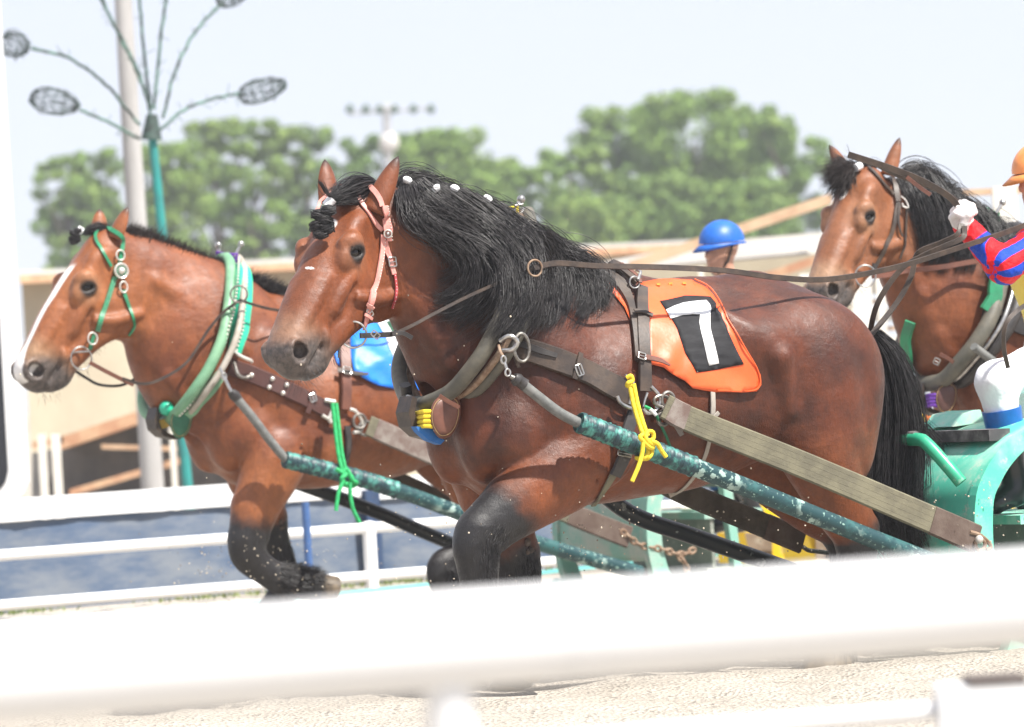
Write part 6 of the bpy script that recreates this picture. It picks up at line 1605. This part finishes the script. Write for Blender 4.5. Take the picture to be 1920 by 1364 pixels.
def sled(F, ds, label, cmain, cpipe, hw=.42, dz=0.0, handle=True, short=False):
    o = F.w(np.array([ds - 1.3, 0, 0])); t = thing('sled', label, 'sled', tuple(o * [1, 1, 0]))
    w = lambda s, l, z: F.w(np.array([s + ds, l, z + dz]))
    prof = [(-1.34, .04), (-1.25, .14), (-1.205, .28), (-1.19, .42), (-1.205, .60), (-1.255, .70), (-1.33, .78), (-1.43, .845), (-1.55, .885), (-1.66, .90)]
    Q = spline(np.array([(s, 0, z) for s, z in prof]), 34)[:, [0, 2]]; T = np.gradient(Q, axis=0); T /= np.linalg.norm(T, axis=1)[:, None]; Nn = np.stack([T[:, 1], -T[:, 0]], 1)
    for sd in (1, -1):
        V = []; F_ = []; n = len(Q); wd = np.interp(np.linspace(0, 1, n), [0, .3, .6, 1], [.10, .085, .085, .06])
        for k, (a, b) in enumerate(((0, sd * hw), (1, sd * hw), (1, sd * (hw - .05)), (0, sd * (hw - .05)))):
            for (s, z), nn, wk in zip(Q, Nn, wd): V.append(w(s - nn[0] * wk * a, b, z - nn[1] * wk * a))
        for i in range(n - 1):
            for k in range(4): k2 = (k + 1) % 4; F_.append((k * n + i, k2 * n + i, k2 * n + i + 1, k * n + i + 1))
        F_ += [(0, n, 2 * n, 3 * n), (n - 1, 2 * n - 1, 3 * n - 1, 4 * n - 1)]
        link('side_arc', mesh('side_arc', V, F_, False), cmain, t)
        MB().prism([w(-1.30, sd * hw, -dz - .02), w(-1.36, sd * hw, .10), w(-2.2 if short else -3.1, sd * hw, .10), w(-2.25 if short else -3.2, sd * hw, -dz - .02)], F.v * (-.06 * sd)).build('runner', cmain, t, smooth=False)
        MB().prism([w(-1.78, sd * (hw - .06), .10), w(-1.74, sd * (hw - .06), .10), w(-1.66, sd * (hw - .06), .90), w(-1.72, sd * (hw - .06), .90)], F.v * (-.05 * sd)).build('upright', cmain, t, smooth=False)
        if not short: MB().prism([w(-2.30, sd * (hw - .06), .10), w(-2.24, sd * (hw - .06), .10), w(-2.44, sd * (hw - .06), 1.0), w(-2.50, sd * (hw - .06), 1.0)], F.v * (-.05 * sd)).build('upright', cmain, t, smooth=False)
    # curved front sheet between the arcs
    i0 = 8; n = len(Q) - i0; V = []; F_ = []
    for l in (-hw + .052, hw - .052):
        for th in (.012, .022):
            for (s, z), nn in zip(Q[i0:], Nn[i0:]): V.append(w(s - nn[0] * th, l, z - nn[1] * th))
    for i in range(n - 1): F_ += [(i, i + 1, 2 * n + i + 1, 2 * n + i), (n + i, 3 * n + i, 3 * n + i + 1, n + i + 1)]
    F_ += [(0, 2 * n, 3 * n, n), (n - 1, 2 * n - 1, 4 * n - 1, 3 * n - 1)]
    link('front_sheet', mesh('front_sheet', V, F_), cmain, t)
    MB().box(w(-1.40, 0, .835), (.10, hw * 1.55, .045), np.stack([F.f, F.v, [0, 0, 1.0]], 1)).build('grip_pad', mat_black, t, smooth=False)
    MB().prism([w(-1.47, -.30, .87), w(-1.52, -.30, .92), w(-1.60, -.30, .93), w(-1.62, -.30, .88)], F.v * .22).build('front_tab', cmain, t, smooth=False)
    for z, c in ((.50, cmain), (.22, P_GREY)):
        MB().box(w(-1.74 if short else -2.0, 0, z), (.34 if short else 1.1, hw * 1.72, .035), np.stack([F.f, F.v, [0, 0, 1.0]], 1)).build('platform', c, t, smooth=False)
    MB().box(w(-1.78, 0, .66), (.035, hw * 1.7, .055), np.stack([F.f, F.v, [0, 0, 1.0]], 1)).build('crossbar', P_GREY, t, smooth=False)
    if not short: MB().box(w(-2.35, 0, .36), (.7, hw * 1.6, .24), np.stack([F.f, F.v, [0, 0, 1.0]], 1)).build('weight_box', P_BROWN, t, smooth=False)
    MB().box(w(-1.62, 0, .30), (.02, hw * 1.66, .36), np.stack([F.f, F.v, [0, 0, 1.0]], 1)).build('back_plate', P_GREY, t, smooth=False)
    MB().tube([w(-1.24, -hw - .08, .17), w(-1.24, hw + .10, .17)], .035, 16).build('drawbar', cpipe, t)
    if handle:
        MB().tube(spline([w(-1.16, -.36, .70), w(-1.13, -.30, .80), w(-1.12, -.22, .835), w(-1.12, .0, .835), w(-1.12, .17, .835), w(-1.13, .22, .815), w(-1.17, .30, .72), w(-1.20, .335, .66)], 30), .026, 16).build('handle', cpipe, t)
        MB().tube([w(-1.121, -.26, .852), w(-1.121, .16, .852)], .0165, 12).build('handle_grip', mat_black, t)
    return t
mat_black = mat_simple('scuffed_black_rubber', (.07, .06, .065), .5, col2=(.28, .25, .25), ns=9, lo=.45, hi=.75)
sl7 = sled(F7, 0.0, 'turquoise steel sled with a bent green handle pulled by the nearest horse', P_TEAL, P_GREEN)
mb = MB(); mb.ball(at7(1836, 1012, .46), .017, 10, 6); mb.build('bolt', M_STUD, sl7)
sl2 = sled(F2, -.12, 'pale green chipped sled behind the left horse', P_PALE, P_PALE, .46, -.09, False, True)
MB().ball(F2.w(np.array([-1.92, .1, .44])), (.16, .12, .03), 16, 8).build('seat_pad', M_WPOST, sl2)
F4 = Frame(1.72, 31.6, 30)
def yellow():
    t = sled(F4, 1.15, 'bright yellow sled seen between the hind legs of the nearest horse', P_YELL, P_YELL, .46, -.06, False)
    k = 30.7 / FPX
    for x0, x1 in ((1352, 1392), (1462, 1520), (1600, 1640), (1700, 1752)):
        a = W(x0 - 12, 958, 30.4); b = W(x1, 1080, 30.4)
        MB().prism([a, a + AX_R * 46 * k, b + AX_R * 22 * k, b - AX_R * 40 * k], (0, .06, 0)).build('panel', P_YELL, t, smooth=False)
    a = W(1340, 985, 30.3); b = W(1800, 962, 30.3); MB().prism([a, b, b - AX_U * 10 * k, a - AX_U * 10 * k], (0, .08, 0)).build('rail', P_YELL, t, smooth=False)
    a = W(1376, 945, 30.7); b = W(1780, 925, 30.7); c = W(1790, 1075, 30.7); d = W(1376, 1085, 30.7); MB().prism([a, b, c, d], (0, .25, 0)).build('load_box', P_YELL, t, smooth=False)
    for x0, x1, y0, y1 in ((1396, 1448, 1000, 1068), (1530, 1590, 960, 1060), (1650, 1700, 975, 1035)):
        MB().prism([W(x0, y0, 30.55), W(x1, y0, 30.55), W(x1, y1, 30.55), W(x0, y1, 30.55)], (0, .1, 0)).build('inset_plate', P_BROWN, t, smooth=False)
yellow()
# ------------------------------------------------------------------ drivers
def blob_mesh(lo, hi, st, fn):
    F = Field(*[np.arange(a, b, st) for a, b in zip(lo, hi)]); fn(F); return F.mesh()
SKIN = mat_simple('skin', (.50, .27, .18), .5, col2=(.42, .21, .14), ns=8)
M_RED = mat_simple('red_silk', (.72, .008, .015), .35, col2=(.60, .006, .012), ns=5, bmp=.004, bs=14)
M_BLUS = mat_simple('blue_silk', (.008, .06, .45), .35, col2=(.006, .045, .36), ns=5, bmp=.004, bs=14)
def striped(name, c1, c2):
    m, nt, b = nodes(name); a = nt.nodes.new('ShaderNodeAttribute'); a.attribute_name = 'stripe'
    n_ = nt.nodes.new('ShaderNodeMapRange'); n_.inputs[1].default_value = -.08; n_.inputs[2].default_value = .08; nt.links.new(a.outputs['Fac'], n_.inputs[0])
    nt.links.new(mix(nt, n_.outputs[0], c1, c2), b.inputs['Base Color']); b.inputs['Roughness'].default_value = .62; b.inputs['Specular IOR Level'].default_value = .25; bump(nt, b, noise(nt, 9, 5, .6), .030); return m
M_SILK = striped('red_and_blue_silk', (.72, .008, .015), (.006, .05, .42))
M_VEST = mat_simple('yellow_vest', (.82, .60, .08), .5, col2=(.80, .50, .05), ns=4)
M_BREECH = mat_simple('white_breeches', (.80, .80, .82), .6, col2=(.74, .74, .77), ns=4, bmp=.012, bs=9)
M_BOOT = mat_simple('black_boot', (.018, .018, .02), .3); M_BOOTB = mat_simple('blue_boot_top', (.008, .11, .40), .3)
M_GLOVE = mat_simple('white_glove', (.78, .74, .72), .6, col2=(.70, .62, .60), ns=30, bmp=.002, bs=60)
M_HELM = mat_simple('orange_helmet', (.85, .30, .08), .3); M_CAPB = mat_simple('blue_cap', (.01, .12, .50), .45)
def make_person(F, J, label, helm, top, sleeve2, vest, group=None, scale=1.0):
    """J: joints in the frame (s,l,z): head, neck, chest, hip, and L/R shoulder, elbow, wrist, knee, ankle, toe"""
    t = thing('person', label, 'person', tuple(F.w(np.array([J['hip'][0], J['hip'][1], 0.0])) * [1, 1, 0]))
    g = lambda k: np.asarray(J[k], float)
    hd = g('head'); fw = np.asarray(J.get('face', (1, 0, -.1)), float); fw /= np.linalg.norm(fw)
    up = np.array([0, 0, 1.0]); up = up - fw * (up @ fw); up /= np.linalg.norm(up); sd = np.cross(up, fw)
    M = np.stack([fw, sd, up], 1); hp_ = lambda a, b, c: hd + M @ np.array([a, b, c])
    def body(Fd):
        Fd.ell(hp_(-.005, 0, .03), (.098, .078, .10), .03, M); Fd.ell(hp_(.03, 0, -.045), (.062, .056, .075), .03, M); Fd.cone(hp_(.085, 0, .01), hp_(.105, 0, -.025), .010, .016, .015)
        Fd.ell(hp_(.065, 0, -.088), (.03, .035, .025), .02, M); Fd.ell(hp_(.088, 0, -.060), (.012, .026, .010), .010, M); Fd.ell(hp_(.085, .03, .02), (.012, .02, .012), .012, M); Fd.ell(hp_(.085, -.03, .02), (.012, .02, .012), .012, M)
        for s in (1, -1): Fd.ell(hp_(-.01, s * .08, -.01), (.02, .012, .032), .008, M); Fd.ell(hp_(.093, s * .032, .002), (.010, .016, .008), .008, M, True)
        Fd.cone(hd - up * .06, g('neck') - [0, 0, .04], .052, .058, .03)
        Fd.ell((g('chest') + g('neck')) / 2 - [0, 0, .03], (.11, .17, .12), .06); Fd.ell(g('chest'), (.11, .15, .15), .06); Fd.cone(g('chest'), g('hip'), .12, .13, .06, 1.2)
        for S in 'LR':
            Fd.cone(g(S + 'sh'), g(S + 'el'), .052, .042, .04); Fd.cone(g(S + 'el'), g(S + 'wr'), .042, .028, .03)
            Fd.cone(g('hip') + [0, .09 if S == 'L' else -.09, -.03], g(S + 'kn'), .085, .055, .05); Fd.cone(g(S + 'kn'), g(S + 'an'), .054, .038, .03); Fd.cone(g(S + 'an'), g(S + 'to'), .035, .028, .02)
    allp = np.array([np.asarray(v, float) for k, v in J.items() if k != 'face']); lo = allp.min(0) - .26; hi = allp.max(0) + .26
    V, Q = blob_mesh(lo, hi, .011, body); link('body', mesh('body', F.w(V), Q), SKIN, t)
    def shirt(Fd):
        Fd.ell((g('chest') + g('neck')) / 2 - [0, 0, .03], (.135, .195, .13), .06); Fd.ell(g('chest'), (.135, .175, .17), .06); Fd.cone(g('chest'), g('hip') + [0, 0, .04], .145, .14, .06, 1.2)
        Fd.cone(g('neck') - [0, 0, .03], g('neck') + [0, 0, .02], .065, .066, .03)
        for S in 'LR': Fd.cone(g(S + 'sh'), g(S + 'el'), .072, .066, .04); Fd.cone(g(S + 'el'), g(S + 'wr'), .062, .047, .03)
    V, Q = blob_mesh(lo, hi, .011, shirt)
    # sleeve folds
    V = V + (vnoise(V, 34, 8) * .010 + vnoise(V, 70, 9) * .005)[:, None] * np.array([1, 0, .4])
    me = mesh('shirt', F.w(V), Q); st = np.zeros(len(V)) - 1
    for S in 'LR':
        a, b = g(S + 'sh'), g(S + 'el'); T = (b - a); L = np.linalg.norm(T); T /= L; u = np.cross(T, [0, 0, 1.]); u /= np.linalg.norm(u); v = np.cross(T, u); r = V - a; tt = r @ T
        ang = np.arctan2(r @ u, r @ v); dist = np.linalg.norm(r - tt[:, None] * T, axis=1)
        e = np.minimum(np.minimum(tt + .01, L + .07 - tt) * 25, (.15 - dist) * 25)
        st = np.maximum(st, np.minimum(e, np.sin(ang * 5 + tt * 3 + .8) * 1.4))
    vattr(me, 'stripe', st); link('shirt', me, top, t)
    if vest:
        def vst(Fd):
            Fd.ell((g('chest') + g('neck')) / 2 - [0, 0, .05], (.150, .175, .13), .05); Fd.ell(g('chest'), (.152, .192, .17), .05); Fd.cone(g('chest'), g('hip') + [0, 0, .06], .160, .155, .06, 1.2)
            Fd.ell(g('neck') + [0, 0, .05], (.10, .10, .09), .02, None, True)
        V, Q = blob_mesh(lo, hi, .011, vst); V = V + (vnoise(V, 30, 4) * .004)[:, None] * np.array([1, .5, 0]); link('vest', mesh('vest', F.w(V), Q), vest, t)
    def br(Fd):
        Fd.ell(g('hip'), (.16, .19, .14), .05)
        for S in 'LR': Fd.cone(g('hip') + [0, .095 if S == 'L' else -.095, -.03], g(S + 'kn'), .110, .074, .05); Fd.cone(g(S + 'kn'), g(S + 'kn') * .62 + g(S + 'an') * .38, .085, .062, .03)
    V, Q = blob_mesh(lo, hi, .011, br); V = V + (vnoise(V, 26, 14) * .007 + vnoise(V, 60, 15) * .003)[:, None] * np.array([1, .5, .5]); link('breeches', mesh('breeches', F.w(V), Q), M_BREECH, t)
    for S in 'LR':
        kn, an, to = g(S + 'kn'), g(S + 'an'), g(S + 'to')
        MB().tube(F.w(np.array([kn * .74 + an * .26, kn * .55 + an * .45])), [.080, .074], 20).build('boot_top', M_BOOTB, t)
        def boot(Fd): Fd.cone(kn * .56 + an * .44, an, .066, .046, .02); Fd.cone(an, to, .046, .042, .03); Fd.ell((an + to) / 2 - [0, 0, .02], (.10, .045, .03), .02)
        V, Q = blob_mesh(np.minimum(kn, np.minimum(an, to)) - .15, np.maximum(kn, np.maximum(an, to)) + .15, .011, boot); link('boot', mesh('boot', F.w(V), Q), M_BOOT, t)
    # headgear
    V = []; Fc = []; n = 28; m_ = 10
    for i in range(m_ + 1):
        th = PI / 2 * i / m_
        for j in range(n):
            a = 2 * PI * j / n; V.append(hp_(-.01 + .128 * math.cos(a) * math.sin(th), .108 * math.sin(a) * math.sin(th), .035 + .115 * math.cos(th)))
    for i in range(m_):
        for j in range(n): j2 = (j + 1) % n; Fc.append((i * n + j, (i + 1) * n + j, (i + 1) * n + j2, i * n + j2))
    b0 = len(V)
    for rr, z in ((1.0, .030), (1.10, .020), (1.0, .022)):
        for j in range(n):
            a = 2 * PI * j / n; ex = max(0, math.cos(a)) ** 1.5 * .055
            V.append(hp_(-.01 + (.128 * rr + (ex if rr > 1 else 0)) * math.cos(a), .108 * rr * math.sin(a), z - (ex * .45 if rr > 1 else 0)))
    for q in range(2):
        for j in range(n): j2 = (j + 1) % n; Fc.append((b0 + q * n + j, b0 + (q + 1) * n + j, b0 + (q + 1) * n + j2, b0 + q * n + j2))
    link('helmet', mesh('helmet', F.w(np.array(V)), Fc), helm, t)
    MB().tube(F.w(np.array([hp_(.0, .09, .03), hp_(.03, .07, -.06), hp_(.055, .02, -.12), hp_(.055, -.02, -.12), hp_(.03, -.07, -.06), hp_(0, -.09, .03)])), .006, 6).build('chin_strap', M_BOOT, t)
    return t
def gripping_glove(F, wr, knuck_dir, across, parent, g=1.0):
    """closed fist: palm block, four curled fingers, thumb over them"""
    wr = np.asarray(wr, float); d = np.asarray(knuck_dir, float); d /= np.linalg.norm(d); a = np.asarray(across, float); a = a - d * (a @ d); a /= np.linalg.norm(a); n = np.cross(d, a)
    P = lambda x, y, z: wr + (d * x + a * y + n * z) * g
    def fn(Fd):
        Fd.cone(P(-.02, 0, 0), P(.03, 0, 0), .033 * g, .036 * g, .02); Fd.ell(P(.055, 0, .0), (.040 * g,) * 3, .02)
        for k, y in enumerate((-.034, -.012, .011, .033)):
            L = (.9, 1.0, 1.0, .88)[k]; r_ = (.0125, .0135, .014, .0135)[k] * g
            pts = [P(.050, y, -.012), P(.092 * L, y, -.010), P(.108 * L, y, .016), P(.088 * L, y, .042), P(.058 * L, y, .040)]
            for i in range(4): Fd.cone(pts[i], pts[i + 1], r_, r_ * .95, .005)
        pts = [P(.02, .034, .012), P(.055, .046, .038), P(.078, .026, .058), P(.078, .002, .060)]
        for i in range(3): Fd.cone(pts[i], pts[i + 1], (.017, .015, .014)[i] * g, (.015, .014, .012)[i] * g, .006)
    V, Q = blob_mesh(wr - .17, wr + .17, .0042, fn); return link('glove', mesh('glove', F.w(V), Q), M_GLOVE, parent)
h_ = lambda x, y, l: F7.hp(x, y, l)
wrL = h_(1812, 428, .10)
J7 = dict(head=h_(1952, 335, -.02), neck=h_(1968, 420, -.02), chest=h_(1975, 500, -.02), hip=h_(2005, 640, -.02), Lsh=h_(1948, 455, .17), Lel=h_(1880, 500, .24), Lwr=wrL,
          Rsh=h_(1985, 450, -.22), Rel=h_(2010, 520, -.30), Rwr=h_(1960, 470, -.25), Lkn=h_(1868, 716, .14), Lan=h_(1905, 915, .14), Lto=h_(1868, 945, .16), Rkn=h_(1915, 735, -.22), Ran=h_(1960, 915, -.22), Rto=h_(1925, 945, -.20), face=(1, .05, -.12))
p7 = make_person(F7, J7, 'driver at the right edge in orange helmet, yellow vest, red and blue sleeves, white breeches', M_HELM, M_SILK, M_BLUS, M_VEST)
F_dir = h_(1797, 398, .11) - wrL
gripping_glove(F7, wrL - F_dir * .15, F_dir, np.cross((-.25, 1., 0.15), F_dir), p7, 1.08)
h2_ = lambda x, y, l: F2.hp(x, y, l)
c2x = h2_(1352, 468, 0)
def rel(a): return c2x + np.array(a)
J2 = dict(head=rel((0, 0, 0)), neck=rel((-.03, 0, -.20)), chest=rel((-.06, 0, -.42)), hip=rel((-.16, 0, -.80)), Lsh=rel((-.04, .18, -.28)), Lel=rel((.05, .26, -.55)), Lwr=rel((.28, .15, -.55)), Rsh=rel((-.04, -.18, -.28)), Rel=rel((.05, -.26, -.55)), Rwr=rel((.28, -.15, -.55)),
          Lkn=rel((.12, .14, -1.05)), Lan=rel((-.02, .14, -1.36)), Lto=rel((.12, .14, -1.40)), Rkn=rel((.05, -.14, -1.05)), Ran=rel((-.10, -.14, -1.36)), Rto=rel((.04, -.14, -1.40)), face=(1, .25, -.05))
p2 = make_person(F2, J2, 'driver with a blue cap, head showing above the back of the nearest horse', M_CAPB, M_TAPE, M_RED, None)
# reins in the driver's hand and the swinging ends
rh = thing('reins', 'flat brown rein ends held in the white glove, swinging up and looping down', 'reins', tuple(at7(1800, 400, .1) * [1, 1, 0]))
free_strap([at7(1800, 392, .14), at7(1778, 368, .14), at7(1730, 340, .13), at7(1670, 316, .12), at7(1590, 290, .10)], .026, L_DARK, 'rein_end', rh, .005)
free_strap([at7(1806, 392, .12), at7(1785, 370, .12), at7(1740, 350, .10), at7(1690, 332, .08), at7(1648, 312, .07)], .018, L_DARK, 'rein_end', rh, .005)
free_strap([at7(1700, 332, .13), at7(1722, 350, .15), at7(1745, 366, .18)], .016, L_BROWN, 'rein_tip', rh, .004)
free_strap([at7(1803, 420, .17), at7(1795, 440, .18), at7(1765, 455, .16), at7(1728, 470, .14), at7(1716, 485, .12), at7(1708, 520, .12), at7(1680, 570, .10), at7(1632, 630, .08)], .022, L_DARK, 'rein_loop', rh, .005, 50, None, .3)
free_strap([at7(1808, 425, .19), at7(1806, 445, .20), at7(1775, 460, .20), at7(1730, 480, .18), at7(1690, 505, .14), at7(1650, 560, .10), at7(1634, 610, .05), at7(1634, 650, .02), at7(1655, 700, 0), at7(1690, 760, 0), at7(1722, 802, .02)], .022, L_DARK, 'rein_loop', rh, .005, 60, None, .3)
free_strap([at7(1935, 565, .30), at7(1905, 585, .32), at7(1885, 610, .32), at7(1882, 650, .30), at7(1890, 690, .28)], .018, L_DARK, 'rein_loop', rh, .005)
# sand thrown up by the hooves
def debris():
    r = np.random.RandomState(12); mb = MB()
    def burst(F, x, y, l, n, sx, sy):
        for i in range(n):
            p = F.w(F.hp(x + r.randn() * sx, y + r.randn() * sy, l + r.randn() * .25)); p[2] = max(p[2], .03)
            q = r.uniform(.0018, .0042); mb.ball(p, (q, q, q * r.uniform(.6, 1.4)), 5, 3)
    burst(F2, 480, 1060, .3, 230, 90, 45); burst(F7, 830, 990, .3, 60, 90, 80); burst(F7, 1130, 1000, .2, 90, 80, 50); burst(F7, 1450, 980, .1, 70, 110, 60); burst(F7, 1860, 960, .5, 50, 50, 50); burst(F7, 800, 740, .5, 26, 300, 150)
    tag(mb.build('flying_sand', mat_simple('sand_grain', (.62, .54, .42), .9, col2=(.16, .13, .10), ns=9, lo=.45, hi=.55)), 'grains of sand flying around the legs of the horses', 'sand', kind='stuff')
debris()
# small fittings belong to the strap or panel they sit on
SUBS = {'stud', 'buckle', 'medallion', 'medallion_rim', 'rosette_rim', 'rosette_boss', 'rosette_stud', 'stitching', 'keeper', 'end_patch', 'hem', 'eyelet', 'number_seven', 'number_edge', 'number_field', 'number_one', 'cord_tape', 'handle_grip', 'clip_ring'}
def nest():
    order = {o.name: i for i, o in enumerate(COL.objects)}
    for root in [o for o in COL.objects if o.parent is None and o.type == 'EMPTY']:
        host = None; kids = sorted(root.children, key=lambda c: order[c.name])
        cloth = next((c for c in kids if c.name.split('.')[0] == 'cloth'), None)
        for o in kids:
            b = o.name.split('.')[0]
            if b in SUBS:
                h = cloth if (b in ('hem', 'eyelet') and cloth) else host
                if h is not None: o.parent = h; o.location = (0, 0, 0)
            else: host = o
nest()
